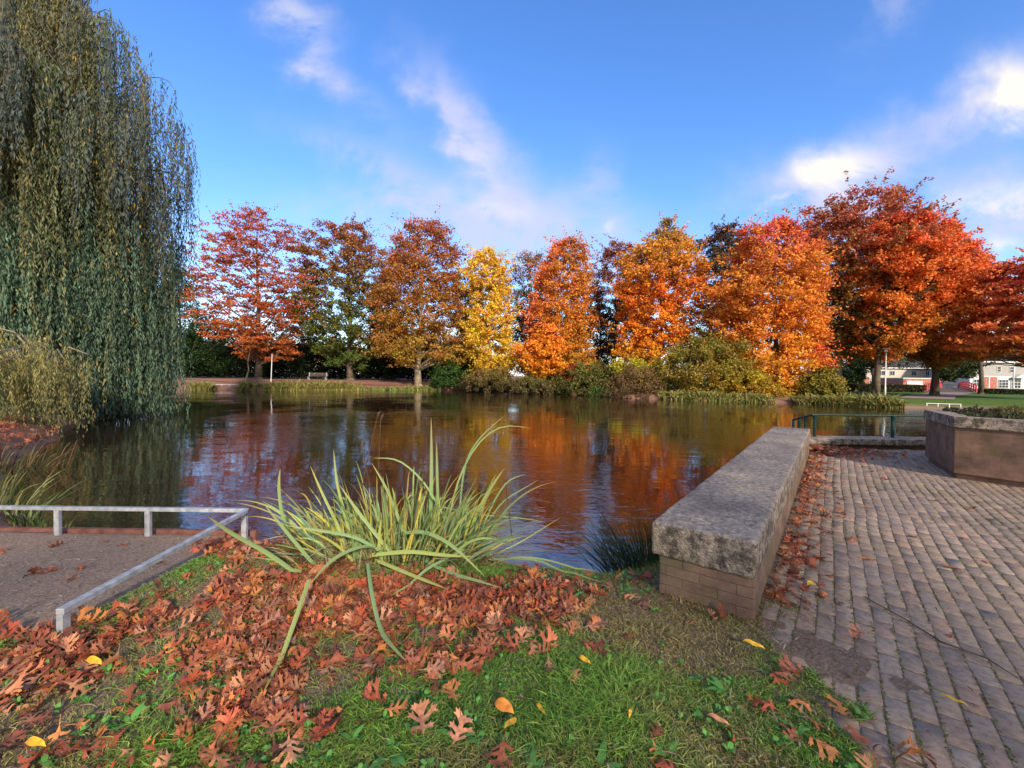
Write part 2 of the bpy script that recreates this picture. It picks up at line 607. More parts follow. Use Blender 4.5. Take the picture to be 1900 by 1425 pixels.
def ground_h(x, y):
    x = np.asarray(x, float)
    y = np.asarray(y, float)
    sd = poly_sd(POND, x, y)
    near = 0.0 + 0.05 * (fbm(x, y, .9, 1) - .5)
    farz = np.where(x < 12, .6, np.where(x > 26, -.08, .6 - .68 * (x - 12) / 14))
    top = np.where(y > 26, farz, near)
    bankw = np.where(y > 26, 7.0, 1.15)
    t = np.clip(sd / bankw, 0, 1)
    prof = np.where(y > 26, .28 + .72 * t, .12 + .88 * (1 - (1 - t) ** 1.8))
    h = WATER_Z + (top - WATER_Z) * prof
    h = np.where(sd < 0, WATER_Z - .05 - np.minimum(-sd * .9, 1.1), h)
    h = h + np.where((sd > 0.05) & (y < 8), .035 * (fbm(x, y, 5, 4) - .5), 0)
    # sunk gravel terrace
    td = poly_sd(TERR, x, y)
    tz = -.005 - .125 * sstep(2.3, 4.2, y) + .008 * (fbm(x, y, 14, 2) - .5)
    k = sstep(.10, -.04, td)
    h = np.where((sd > 0) | (td < -.02), h * (1 - k) + tz * k, h)
    # paved court
    pd = poly_sd(PAVE, x, y)
    rough = fbm(x, y, 4.6, 9, 7)
    edge = sstep(1.0, .0, np.abs(pd)) * sstep(4.2, 2.4, y)
    pz = -.0040 + .012 * (fbm(x, y, .8, 12) - .5) + .012 * edge * sstep(.42, .8, rough) + .003 * (fbm(x, y, 25, 3) - .5)
    k2 = sstep(.12, 0, pd)
    k2 = np.where((y > 9.2), sstep(.02, -.02, pd), k2)
    inw = sstep(.02, -.1, poly_sd([tuple(WALL_A), tuple(WALL_B), tuple(WALL_B + WN * .5), tuple(WALL_A + WN * .5)], x, y))
    k2 = np.maximum(k2, inw)
    h = h * (1 - k2) + pz * k2
    return h


def gz(x, y):
    return float(ground_h(np.array([x]), np.array([y]))[0])


def axis(segs):
    out = []
    for a, b, s in segs:
        n_ = max(1, int(round((b - a) / s)))
        out += list(np.linspace(a, b, n_, endpoint=False))
    out.append(segs[-1][1])
    return np.array(out)


GX = axis([(-900, -200, 140), (-200, -70, 13), (-70, -20, 2.0), (-20, -6, .7), (-6, -4.4, .1), (-4.4, 4.4, .035), (4.4, 8, .1), (8, 14, .3), (14, 60, 2), (60, 200, 14), (200, 900, 140)])
GY = axis([(-300, -20, 40), (-20, -1, 1), (-1, 1, .12), (1, 4.8, .04), (4.8, 10.4, .12), (10.4, 26, .6), (26, 62, 1.0), (62, 130, 8), (130, 1500, 130)])


def mat_ground():
    m_, nt, b = mat_new('ground_soil_and_turf')
    at = nd(nt, 'ShaderNodeAttribute', attribute_name='Col')   # r = gravel, g = turf, b = leaf mould
    sp = nd(nt, 'ShaderNodeSeparateColor')
    nt.links.new(at.outputs['Color'], sp.inputs[0])
    tc = nd(nt, 'ShaderNodeTexCoord')
    n1 = nd(nt, 'ShaderNodeTexNoise', Scale=1.4, Detail=9, Roughness=.7)
    n2 = nd(nt, 'ShaderNodeTexNoise', Scale=45, Detail=6, Roughness=.75)
    vo = nd(nt, 'ShaderNodeTexVoronoi', Scale=60)
    for q in (n1, n2, vo):
        nt.links.new(tc.outputs['Object'], q.inputs['Vector'])
    soil = ramp(nt, n2.outputs['Fac'], [(.3, (.11, .072, .048)), (.52, (.21, .145, .10)), (.75, (.34, .26, .19))])
    grav = ramp(nt, n2.outputs['Fac'], [(.30, (.13, .087, .06)), (.48, (.245, .172, .122)), (.62, (.31, .245, .19)), (.72, (.55, .48, .4))])
    turf = ramp(nt, n1.outputs['Fac'], [(.35, (.04, .085, .016)), (.5, (.07, .14, .02)), (.66, (.10, .12, .035))])
    lmix = ramp(nt, n1.outputs['Fac'], [(.35, (.17, .07, .05)), (.65, (.26, .13, .09))])

    def mx(f, a, c):
        q = nd(nt, 'ShaderNodeMix', data_type='RGBA')
        nt.links.new(f, q.inputs['Factor'])
        nt.links.new(a, q.inputs['A'])
        nt.links.new(c, q.inputs['B'])
        return q.outputs['Result']
    c = mx(sp.outputs[0], soil, grav)
    c = mx(sp.outputs[1], c, turf)
    c = mx(sp.outputs[2], c, lmix)
    nt.links.new(c, b.inputs['Base Color'])
    ad = nd(nt, 'ShaderNodeMath', operation='ADD')
    nt.links.new(n2.outputs['Fac'], ad.inputs[0])
    nt.links.new(vo.outputs['Distance'], ad.inputs[1])
    bp = nd(nt, 'ShaderNodeBump', Strength=.5, Distance=.008)
    nt.links.new(ad.outputs[0], bp.inputs['Height'])
    nt.links.new(bp.outputs[0], b.inputs['Normal'])
    b.inputs['Roughness'].default_value = .95
    b.inputs['Specular IOR Level'].default_value = .15
    return m_


def build_ground():
    X, Y = np.meshgrid(GX, GY)
    x = X.ravel()
    y = Y.ravel()
    h = ground_h(x, y)
    td = poly_sd(TERR, x, y)
    far = y > 26
    grav = sstep(.25, -.1, td + .35 * (fbm(x, y, 2.5, 6) - .5))
    turf = np.where(far, sstep(.5, 3, poly_sd(POND, x, y)), 0) * np.where(x > 27, 1, .0)
    turf = np.where((y < -3) | (x > 16) & (y < 26), .8, turf)
    leafm = np.where((y < 26) & (y > 4.6) & (x < -4.5), .6, 0) + np.where(far & (x < 27), .85 * sstep(-24, -20, x) * sstep(-8, -14, x) + .5, 0)
    # light trodden dirt on the near side
    cols = np.stack([grav, turf, leafm], 1)
    nx, ny = len(GX), len(GY)
    i = np.arange((nx - 1) * (ny - 1))
    r, c = i // (nx - 1), i % (nx - 1)
    a = r * nx + c
    q = np.stack([a, a + 1, a + nx + 1, a + nx], 1)
    o = np_mesh('ground', np.stack([x, y, h], 1), q.ravel(), np.full(len(q), 4), mat_ground(), colors=cols, smooth=True)
    tag(o, kind='structure')


build_ground()


def build_water():
    m_, nt, b = mat_new('pond_water')
    tc = nd(nt, 'ShaderNodeTexCoord')
    b.inputs['Base Color'].default_value = (.030, .016, .007, 1)
    b.inputs['Roughness'].default_value = .035
    b.inputs['IOR'].default_value = 1.8
    b.inputs['Specular IOR Level'].default_value = .9
    mp = nd(nt, 'ShaderNodeMapping')
    mp.inputs['Scale'].default_value = (1.0, 1.9, 1)
    nt.links.new(tc.outputs['Object'], mp.inputs[0])
    n1 = nd(nt, 'ShaderNodeTexNoise', Scale=3.2, Detail=3, Roughness=.5, Distortion=.4)
    n2 = nd(nt, 'ShaderNodeTexNoise', Scale=.55, Detail=2)
    n3 = nd(nt, 'ShaderNodeTexNoise', Scale=.17, Detail=3)
    nt.links.new(mp.outputs[0], n1.inputs['Vector'])
    nt.links.new(mp.outputs[0], n2.inputs['Vector'])
    nt.links.new(tc.outputs['Object'], n3.inputs['Vector'])
    # wind patches: ripples come and go
    mr = nd(nt, 'ShaderNodeMapRange')
    mr.inputs[1].default_value = .46
    mr.inputs[2].default_value = .62
    mr.inputs[3].default_value = .3
    mr.inputs[4].default_value = 2.6
    nt.links.new(n3.outputs['Fac'], mr.inputs[0])
    ml = nd(nt, 'ShaderNodeMath', operation='MULTIPLY')
    nt.links.new(n1.outputs['Fac'], ml.inputs[0])
    nt.links.new(mr.outputs[0], ml.inputs[1])
    bp = nd(nt, 'ShaderNodeBump', Strength=1.0, Distance=RIPPLE)
    nt.links.new(ml.outputs[0], bp.inputs['Height'])
    bp2 = nd(nt, 'ShaderNodeBump', Strength=1.0, Distance=RIPPLE * 2.2)
    nt.links.new(n2.outputs['Fac'], bp2.inputs['Height'])
    nt.links.new(bp.outputs[0], bp2.inputs['Normal'])
    nt.links.new(bp2.outputs[0], b.inputs['Normal'])
    mb = MB()
    mb.add([(-70, 3, WATER_Z), (45, 3, WATER_Z), (45, 75, WATER_Z), (-70, 75, WATER_Z)], [(0, 1, 2, 3)])
    o = mb.build('pond_water', m_)
    tag(o, kind='structure')


RIPPLE = .0062
build_water()


# ---- brick paving, each brick its own worn block inside one sheet
def build_paving():
    m_, nt, b = mat_new('paving_bricks')
    at = nd(nt, 'ShaderNodeAttribute', attribute_name='Col')
    tc = nd(nt, 'ShaderNodeTexCoord')
    n1 = nd(nt, 'ShaderNodeTexNoise', Scale=26, Detail=7, Roughness=.7)
    n2 = nd(nt, 'ShaderNodeTexNoise', Scale=1.1, Detail=6, Roughness=.65)
    for q in (n1, n2):
        nt.links.new(tc.outputs['Object'], q.inputs['Vector'])
    mu = nd(nt, 'ShaderNodeMix', data_type='RGBA', blend_type='MULTIPLY')
    mu.inputs['Factor'].default_value = 1
    nt.links.new(at.outputs['Color'], mu.inputs['A'])
    nt.links.new(ramp(nt, n1.outputs['Fac'], [(.3, (.55, .52, .5)), (.5, (.95, .93, .9)), (.75, (1.4, 1.35, 1.3))]), mu.inputs['B'])
    mx = nd(nt, 'ShaderNodeMix', data_type='RGBA')
    mr = nd(nt, 'ShaderNodeMapRange')
    mr.inputs[1].default_value = .48
    mr.inputs[2].default_value = .7
    mr.inputs[4].default_value = .7
    nt.links.new(n2.outputs['Fac'], mr.inputs[0])
    nt.links.new(mr.outputs[0], mx.inputs['Factor'])
    nt.links.new(mu.outputs['Result'], mx.inputs['A'])
    mx.inputs['B'].default_value = (.25, .185, .13, 1)
    nt.links.new(mx.outputs['Result'], b.inputs['Base Color'])
    bp = nd(nt, 'ShaderNodeBump', Strength=.6, Distance=.004)
    nt.links.new(n1.outputs['Fac'], bp.inputs['Height'])
    nt.links.new(bp.outputs[0], b.inputs['Normal'])
    b.inputs['Roughness'].default_value = .78
    b.inputs['Specular IOR Level'].default_value = .3
    u = np.array(WD)
    v = np.array((WD[1], -WD[0]))
    bw, bl = .095, .201
    I, J = np.meshgrid(np.arange(-30, 120), np.arange(-60, 60))
    i = I.ravel()
    j = J.ravel()
    cv = i * bw + bw / 2 + .01
    cu = (j + .5 * (i % 2)) * bl
    cu = cu + rng.normal(0, .004, len(cu))
    cx = WALL_A[0] + cu * u[0] + cv * v[0]
    cy = WALL_A[1] + cu * u[1] + cv * v[1]
    # gentle wander of the courses
    wob = .05 * (fbm(cx, cy, .9, 5) - .5)
    cx = cx + wob * v[0]
    cy = cy + wob * v[1]
    sd = poly_sd(PAVE, cx, cy)
    keep = (sd < -.06) & (cy > -.3)
    cx, cy = cx[keep], cy[keep]
    n_ = len(cx)
    ang = rng.normal(0, .012, n_)
    z = .0 + rng.normal(0, .0008, n_) + .012 * (fbm(cx, cy, .8, 12) - .5)
    tx, ty = rng.normal(0, .005, (2, n_))
    hl, hw = bl / 2 - .0028 + rng.normal(0, .0015, n_), bw / 2 - .0023 + rng.normal(0, .0015, n_)
    V = []
    for (sx, sy) in ((-1, -1), (1, -1), (1, 1), (-1, 1)):
        for (ins, dz) in ((.004, 0), (0, -.0025), (0, -.05)):
            a = sx * (hl - ins) + rng.normal(0, .0016, n_)
            c = sy * (hw - ins) + rng.normal(0, .0014, n_)
            ca, sa = np.cos(ang), np.sin(ang)
            ux = u[0] * ca - u[1] * sa
            uy = u[0] * sa + u[1] * ca
            px_ = cx + a * ux + c * uy
            py_ = cy + a * uy - c * ux
            V.append(np.stack([px_, py_, z + dz + a * tx + c * ty], 1))
    V = np.stack(V, 1)         # n,12,3 : corner k -> 3k top,3k+1 rim,3k+2 foot
    fs = [(0, 3, 6, 9)]
    for k in range(4):
        k2 = (k + 1) % 4
        fs.append((3 * k, 3 * k + 1, 3 * k2 + 1, 3 * k2))
        fs.append((3 * k + 1, 3 * k + 2, 3 * k2 + 2, 3 * k2 + 1))
    fs = np.array(fs)
    fs = fs[:, ::-1]
    idx = (np.arange(n_)[:, None, None] * 12 + fs[None]).reshape(-1)
    pal = np.array([(.34, .255, .185), (.37, .27, .19), (.32, .24, .17), (.34, .265, .195), (.37, .25, .175), (.31, .235, .175)])
    c = pal[rng.integers(0, len(pal), n_)] * (1 + rng.normal(0, .06, (n_, 1)))
    c = np.repeat(c[:, None], 12, 1).reshape(-1, 3)
    o = np_mesh('paving', V.reshape(-1, 3), idx, np.full(n_ * 9, 4), m_, colors=c)
    tag(o, kind='structure')


build_paving()


# ------------------------------------------------------------------ generic foliage builders
def unit(a):
    return a / (np.linalg.norm(a, axis=-1, keepdims=True) + 1e-9)


def leaves_mesh(name, c, length, width, color, parent, mat=M_leaf, flat=.0, hang=0.0, loc=(0, 0, 0)):
    n_ = len(c)
    d = rng.normal(size=(n_, 3))
    d[:, 2] = d[:, 2] * (1 - flat) - hang
    d = unit(d)
    s = unit(np.cross(d, rng.normal(size=(n_, 3)) + np.array((0, 0, flat * 2.0))))
    L_ = np.broadcast_to(length, (n_,))[:, None] * rng.uniform(.7, 1.3, (n_, 1))
    W_ = np.broadcast_to(width, (n_,))[:, None] * rng.uniform(.7, 1.3, (n_, 1))
    c = c - np.array(loc)
    V = np.stack([c - d * L_ / 2, c + s * W_ / 2 + d * L_ * .05, c + d * L_ / 2, c - s * W_ / 2 + d * L_ * .05], 1)
    o = np_mesh(name, V.reshape(-1, 3), np.arange(n_ * 4), np.full(n_, 4), mat, parent, colors=np.repeat(color, 4, 0))
    return o


def strips_mesh(name, pts, width, color, parent=None, mat=M_blade, side=None, taper=None, loc=(0, 0, 0), fold=0.0):
    """pts (N,K,3), width (N,), color (N,3) or (N,K,3)"""
    n_, k_, _ = pts.shape
    pts = pts - np.array(loc)
    t = unit(np.gradient(pts, axis=1))
    if side is None:
        side = unit(rng.normal(size=(n_, 3)) * np.array((1, 1, .15)))
    s = np.broadcast_to(side[:, None], t.shape)
    s = unit(s - t * np.sum(s * t, -1, keepdims=True))
    if taper is None:
        taper = np.interp(np.linspace(0, 1, k_), [0, .3, .75, 1], [.75, 1, .7, .04])
    w = (width[:, None] * taper[None])[..., None] / 2
    if fold:
        nn = np.cross(t, s)
        V = np.stack([pts - s * w + nn * w * fold, pts, pts + s * w + nn * w * fold], 2)
        m_ = 3
    else:
        V = np.stack([pts - s * w, pts + s * w], 2)
        m_ = 2
    q = []
    for kk in range(k_ - 1):
        for mm in range(m_ - 1):
            a = kk * m_ + mm
            q.append((a, a + 1, a + m_ + 1, a + m_))
    q = np.array(q)
    idx = (np.arange(n_)[:, None, None] * (k_ * m_) + q[None]).reshape(-1)
    if color.ndim == 2:
        color = np.repeat(color[:, None], k_, 1)
    cc = np.repeat(color[:, :, None], m_, 2).reshape(-1, 3)
    return np_mesh(name, V.reshape(-1, 3), idx, np.full(n_ * len(q), 4), mat, parent, colors=cc)


def pick(pal, n_, jit=.12):
    pal = np.array(pal)
    c = pal[rng.integers(0, len(pal), n_)]
    return c * np.clip(1 + rng.normal(0, jit, (n_, 1)), .5, 1.6)


# ------------------------------------------------------------------ trees
def tree(name, label, px, D, rows, ramp_cols, n_leaf, trunk_r=.25, lean=0.0, tier=.5, clump=.9, leaf=(.26, .17), light_trunk=False,
         group='autumn trees on the far bank', cat='tree', side_cols=None, shell=.45, dens_pow=1.0, seed=0, sub=1.0, limbs=16, crownname='crown'):
    """rows: (y_px, xl_px, xr_px) read off the photo, turned into real metres at distance D."""
    global rng
    keep_rng = rng
    rng = np.random.default_rng(100 + seed)
    bx = P(px, 700, D)[0]
    bz = gz(bx, D)
    root = empty(name, (bx, D, bz))
    tag(root, label, cat, group)
    rows = sorted(rows, key=lambda r: -r[0])
    Z, XL, XR = [], [], []
    for (yy, xl, xr) in rows:
        a = P(xl, yy, D)
        c = P(xr, yy, D)
        Z.append((a[2] + c[2]) / 2)
        XL.append(a[0])
        XR.append(c[0])
    Z, XL, XR = map(np.array, (Z, XL, XR))
    zmin, zmax = Z[0], Z[-1]
    mid_ = (XL + XR) / 2
    XL, XR = mid_ - (mid_ - XL) * WIDEN, mid_ + (XR - mid_) * WIDEN
    if tier > .3:
        tier = tier * 1.45

    def cen_rad(z):
        return (np.interp(z, Z, XL) + np.interp(z, Z, XR)) / 2, (np.interp(z, Z, XR) - np.interp(z, Z, XL)) / 2
    # clump centres fill the profile
    vol = np.trapz(((XR - XL) / 2) ** 2 * math.pi, Z)
    ncl = int(np.clip(vol / (clump ** 3 * 1.7), 30, 1400) * sub)
    zz = rng.uniform(zmin, zmax, ncl * 6)
    cx_, rr_ = cen_rad(zz)
    acc = rng.random(len(zz)) < (rr_ / rr_.max()) ** 1.6 + .04
    zz, cx_, rr_ = zz[acc][:ncl], cx_[acc][:ncl], rr_[acc][:ncl]
    n0 = len(zz)
    th = rng.uniform(0, 2 * math.pi, n0)
    lump = .72 + .46 * vnoise(th * 1.3 + seed * 7, zz * .45, 1.0, seed)
    f = np.sqrt(shell ** 2 + (1 - shell ** 2) * rng.random(n0))
    rr = np.maximum(rr_ - clump * .28, rr_ * .35) * lump * f
    C = np.stack([cx_ + rr * np.cos(th), D + rr * np.sin(th) * .92, zz], 1)
    # leaves in each clump: flattened sprays
    csz = clump * rng.uniform(.45, 1.2, n0)
    w = csz ** 2
    w = w / w.sum()
    n_leaf = int(n_leaf * LEAF_K)
    which = rng.choice(n0, n_leaf, p=w)
    off = rng.normal(size=(n_leaf, 3))
    off = off / (np.linalg.norm(off, axis=1, keepdims=True) + .2) * rng.uniform(.2, 1.05, (n_leaf, 1))
    off *= csz[which][:, None] * np.array((1, 1, tier))
    # sprays droop at their outer end
    pts = C[which] + off
    # ragged twig ends: a share of the leaves strays along short shoots beyond the crown
    nsh = max(20, n0 // 3)
    sc = rng.integers(0, n0, nsh)
    cxm, _r = cen_rad(C[sc, 2])
    dsh = unit(C[sc] - np.stack([cxm, np.full(nsh, D), C[sc, 2] - 1.2], 1) + rng.normal(0, .6, (nsh, 3)))
    pk = rng.random(n_leaf) < .07
    ks = rng.integers(0, nsh, pk.sum())
    tl = rng.uniform(.5, 2.1, (pk.sum(), 1)) * clump
    pts[pk] = C[sc][ks] + dsh[ks] * tl + rng.normal(0, .13, (pk.sum(), 3))
    tt = (pts[:, 2] - zmin) / (zmax - zmin)
    tcol = (C[which, 2] - zmin) / (zmax - zmin) + rng.normal(0, .05, n_leaf)
    keys = np.array([k for k, _ in ramp_cols])
    vals = np.array([c for _, c in ramp_cols])
    base = np.stack([np.interp(tcol, keys, vals[:, k]) for k in range(3)], 1)
    clv = rng.normal(1, .16, (n0, 1))[which]
    hue = rng.normal(0, .10, (n0, 1))[which]
    colr = base * clv * (1 + rng.normal(0, .13, (n_leaf, 1)))
    colr[:, 1] *= (1 + hue[:, 0])
    if side_cols:
        # one flank has turned further than the other (leaf colour, not light)
        axis_, lo, hi, sc = side_cols
        cxx, rrx = cen_rad(pts[:, 2])
        q = (pts[:, 0] - cxx) / rrx * axis_
        kf = sstep(lo, hi, q + .45 * (vnoise(C[which, 0], C[which, 2], .55, 3 + seed) - .5))[:, None]
        colr = colr * (1 - kf) + np.array(sc) * clv * kf
    colr = colr * np.array((1.05, 1.24, 1.0))
    colr = np.clip(colr, .004, .85)
    loc = (bx, D, bz)
    leaves_mesh(crownname, pts, leaf[0] * 1.1, leaf[1] * 1.1, colr, root, flat=.35, loc=loc)
    # trunk and limbs
    mb = MB()
    ctop, _ = cen_rad(zmax)
    top = Vector((float(ctop) * .7 + bx * .3 - bx, 0, (zmax - bz) * .93))
    H = top.z
    spine = []
    for k in range(9):
        t = k / 8
        spine.append(Vector((top.x * t ** 1.5 + lean * t * (1 - t) + .12 * math.sin(k * 1.7 + seed), .1 * math.sin(k * 2.3 + seed), H * t)))
    spine[0] = Vector((0, 0, -.15))
    rad = [trunk_r * 1.35] + [trunk_r * (1 - .9 * (k / 8)) for k in range(1, 9)]
    mb.tube(spine, rad, 9)
    # root flare
    mb.tube([(0, 0, -.15), (0, 0, .2), (0, 0, .6)], [trunk_r * 1.9, trunk_r * 1.35, trunk_r * 1.02], 9, cap=False)

    def sp(t):
        f_ = min(max(t, 0), .999) * 8
        i_ = int(f_)
        return spine[i_].lerp(spine[i_ + 1], f_ - i_)
    order = rng.permutation(n0)[:limbs]
    for i_ in order:
        c = Vector(C[i_] - np.array(loc))
        hz = max(min((c.z - Vector((c.x - top.x * .5, c.y)).length * .75) / H, .9), (zmin - bz) / H * .75)
        s = sp(hz)
        mid = s.lerp(c, .5) + Vector((0, 0, -.25 + .5 * rng.random()))
        r0 = trunk_r * (1 - .8 * hz) * .42
        mb.tube([s, s.lerp(mid, .5) + Vector((0, 0, .1)), mid, c], [r0, r0 * .75, r0 * .5, r0 * .15], 5, cap=False)
        for _ in range(2):
            e = c + Vector(rng.normal(0, clump * .9, 3))
            mb.tube([mid, mid.lerp(e, .5) + Vector((0, 0, .15)), e], [r0 * .4, r0 * .25, r0 * .08], 4, cap=False)
    mb.build('trunk', M_bark_light if light_trunk else M_bark, root, smooth=True)
    rng = keep_rng
    return root


RED_P = (.40, .085, .055)
K = 1.0
LEAF_K = 2.25
SHADE_N = 5000
WIDEN = 1.10
tree('autumn_tree', 'airy crimson tree with tiered branches, first beside the weeping willow', 480, 58,
     [(388, 462, 486), (396, 430, 505), (415, 400, 535), (445, 380, 560), (490, 374, 572), (530, 374, 588), (575, 366, 592), (610, 372, 578), (640, 420, 556), (672, 470, 530)],
     [(0, (.42, .105, .03)), (.3, (.42, .09, .03)), (.6, (.38, .075, .035)), (1, (.40, .075, .045))], int(15000 * K), .38, tier=.30, clump=1.1, shell=.12, seed=1, limbs=40, sub=.62)
tree('autumn_tree', 'dark olive tree with a rusty red top, second to the right of the willow', 650, 61,
     [(418, 622, 660), (430, 585, 690), (450, 572, 708), (490, 560, 718), (540, 560, 716), (600, 556, 712), (650, 580, 700), (684, 610, 690)],
     [(0, (.07, .09, .02)), (.45, (.13, .12, .025)), (.62, (.26, .11, .035)), (1, (.30, .075, .045))], int(20000 * K), .4, tier=.42, clump=1.1, shell=.15, seed=2, limbs=30, sub=.62)
tree('autumn_tree', 'broad russet brown tree left of the yellow one, its trunk bare to the ground', 776, 57,
     [(412, 775, 812), (425, 745, 835), (460, 728, 856), (510, 700, 868), (560, 690, 880), (620, 684, 884), (655, 690, 876), (678, 740, 860)],
     [(0, (.33, .17, .03)), (.3, (.36, .14, .03)), (.6, (.34, .105, .03)), (1, (.34, .085, .045))], int(24000 * K), .42, tier=.42, clump=1.15, shell=.3, seed=3, limbs=26, light_trunk=True)
tree('autumn_tree', 'slender bright yellow tree, the only yellow one in the row', 910, 54,
     [(466, 890, 922), (480, 868, 944), (520, 860, 950), (580, 864, 950), (620, 862, 954), (660, 860, 960), (695, 870, 956), (712, 885, 940)],
     [(0, (.56, .31, .03)), (.5, (.70, .37, .045)), (1, (.66, .34, .06))], int(15000 * K), .22, tier=.5, clump=.85, shell=.3, seed=4, limbs=14)
tree('autumn_tree', 'olive brown tree set back between the yellow tree and the orange one', 985, 68,
     [(472, 968, 1004), (490, 948, 1028), (540, 940, 1040), (600, 936, 1044), (660, 940, 1040), (690, 950, 1030)],
     [(0, (.09, .09, .025)), (.6, (.17, .10, .04)), (1, (.25, .09, .05))], int(11000 * K), .3, tier=.5, clump=1.1, shell=.3, seed=5)
tree('autumn_tree', 'brown orange tree rising behind the small fiery orange sapling', 1045, 55,
     [(444, 1048, 1072), (458, 1020, 1088), (500, 992, 1098), (540, 985, 1100), (590, 972, 1106), (640, 970, 1108), (690, 975, 1108), (715, 1000, 1100)],
     [(0, (.34, .17, .03)), (.3, (.58, .20, .03)), (.55, (.56, .16, .035)), (.8, (.56, .19, .04)), (1, (.44, .12, .05))], int(21000 * K), .26, tier=.5, clump=.95, shell=.3, seed=6,
     side_cols=(-1, .1, .8, (.66, .16, .06)))
tree('autumn_tree', 'small fiery orange sapling leaning low over the pond edge', 1015, 50,
     [(602, 1010, 1030), (628, 985, 1042), (645, 958, 1060), (668, 950, 1040), (684, 965, 1068), (703, 985, 1030)],
     [(0, (.66, .24, .02)), (1, (.74, .19, .03))], int(5200 * K), .12, tier=.4, clump=.62, shell=.2, seed=7, limbs=8)
tree('autumn_tree', 'dark maroon tree with sky showing between its lower limbs', 1140, 64,
     [(448, 1138, 1160), (462, 1112, 1182), (500, 1095, 1192), (545, 1085, 1192), (600, 1092, 1188), (640, 1100, 1176), (670, 1110, 1168)],
     [(0, (.10, .06, .03)), (.4, (.16, .06, .035)), (1, (.27, .055, .05))], int(9500 * K), .3, tier=.5, clump=1.0, shell=.25, seed=8, sub=.55)
tree('autumn_tree', 'tall golden orange tree with a pointed top at the middle right', 1222, 50,
     [(410, 1234, 1244), (428, 1215, 1262), (450, 1196, 1285), (480, 1158, 1297), (520, 1142, 1300), (560, 1150, 1292), (600, 1158, 1276), (645, 1152, 1278), (672, 1142, 1240), (690, 1160, 1215)],
     [(0, (.52, .30, .03)), (.15, (.74, .22, .02)), (.38, (.70, .19, .025)), (.54, (.66, .15, .03)), (.64, (.60, .22, .035)), (.9, (.48, .21, .045)), (1, (.18, .12, .04))],
     int(22000 * K), .26, tier=.5, clump=.9, shell=.3, seed=9)
tree('autumn_tree', 'blackish brown tree standing between two bright orange trees', 1338, 62,
     [(418, 1340, 1368), (428, 1312, 1388), (460, 1298, 1404), (510, 1292, 1404), (560, 1286, 1392), (600, 1290, 1380), (640, 1300, 1372), (680, 1310, 1360)],
     [(0, (.045, .05, .02)), (.5, (.07, .06, .03)), (1, (.12, .05, .045))], int(15000 * K), .32, tier=.5, clump=1.1, shell=.25, seed=10, sub=.7)
tree('autumn_tree', 'big flame orange tree with a scarlet right flank, crown down to the water', 1440, 44,
     [(408, 1412, 1440), (425, 1385, 1482), (460, 1362, 1506), (500, 1352, 1528), (545, 1332, 1528), (585, 1322, 1520), (610, 1325, 1528), (650, 1318, 1505), (690, 1325, 1512), (720, 1340, 1506), (742, 1370, 1480)],
     [(0, (.52, .27, .03)), (.15, (.68, .26, .025)), (.35, (.70, .21, .03)), (.7, (.62, .19, .045)), (.88, (.66, .15, .06)), (1, (.62, .08, .07))],
     int(38000 * K), .3, tier=.5, clump=.9, shell=.35, seed=11, side_cols=(1, .45, 1.0, (.66, .10, .05)), leaf=(.24, .15))
tree('autumn_tree', 'tallest dark red oak on the right, light trunk forking low', 1553, 47,
     [(354, 1575, 1612), (368, 1538, 1650), (392, 1512, 1690), (430, 1494, 1712), (480, 1500, 1725), (530, 1508, 1715), (590, 1510, 1700), (640, 1520, 1670), (668, 1545, 1640)],
     [(0, (.36, .15, .03)), (.15, (.17, .11, .03)), (.45, (.30, .12, .04)), (.65, (.40, .10, .045)), (1, (.36, .07, .055))],
     int(32000 * K), .42, tier=.45, clump=1.1, shell=.3, seed=12, light_trunk=True, limbs=28, leaf=(.26, .16))
tree('autumn_tree', 'orange red oak behind the slim white lamp post', 1625, 43,
     [(394, 1660, 1692), (410, 1638, 1722), (440, 1622, 1752), (490, 1612, 1772), (550, 1605, 1776), (600, 1602, 1760), (640, 1608, 1720), (668, 1618, 1664)],
     [(0, (.70, .20, .03)), (.16, (.42, .16, .03)), (.35, (.68, .16, .03)), (.7, (.70, .13, .04)), (1, (.55, .085, .05))],
     int(27000 * K), .3, tier=.45, clump=1.05, shell=.3, seed=13, limbs=24, leaf=(.24, .15))
tree('autumn_tree', 'round vivid orange red oak standing in front of the red footbridge', 1735, 46,
     [(412, 1718, 1748), (425, 1700, 1775), (465, 1690, 1800), (510, 1686, 1806), (560, 1680, 1812), (610, 1682, 1810), (650, 1690, 1800), (680, 1710, 1770)],
     [(0, (.34, .17, .03)), (.2, (.70, .18, .03)), (.5, (.80, .16, .035)), (1, (.66, .10, .05))],
     int(27000 * K), .33, tier=.45, clump=1.05, shell=.3, seed=14, limbs=24, side_cols=(-1, .5, .95, (.28, .10, .03)))
tree('autumn_tree', 'loose purplish red tree filling the gap before the last crimson one', 1822, 54,
     [(468, 1795, 1815), (490, 1770, 1840), (530, 1762, 1860), (590, 1764, 1870), (630, 1770, 1880), (652, 1790, 1850)],
     [(0, (.30, .17, .035)), (.35, (.46, .15, .045)), (.6, (.60, .12, .06)), (1, (.60, .11, .075))],
     int(13000 * K), .26, tier=.35, clump=1.1, shell=.2, seed=15, sub=.75)
tree('autumn_tree', 'crimson tree cut by the picture edge on the far right', 1975, 37,
     [(455, 1925, 1990), (475, 1890, 2040), (510, 1862, 2080), (560, 1838, 2110), (610, 1830, 2120), (640, 1826, 2120), (662, 1850, 2100), (680, 1930, 2050)],
     [(0, (.70, .20, .04)), (.25, (.66, .15, .06)), (1, (.62, .11, .08))],
     int(24000 * K), .34, tier=.28, clump=1.2, shell=.2, seed=16, limbs=30, sub=.85)

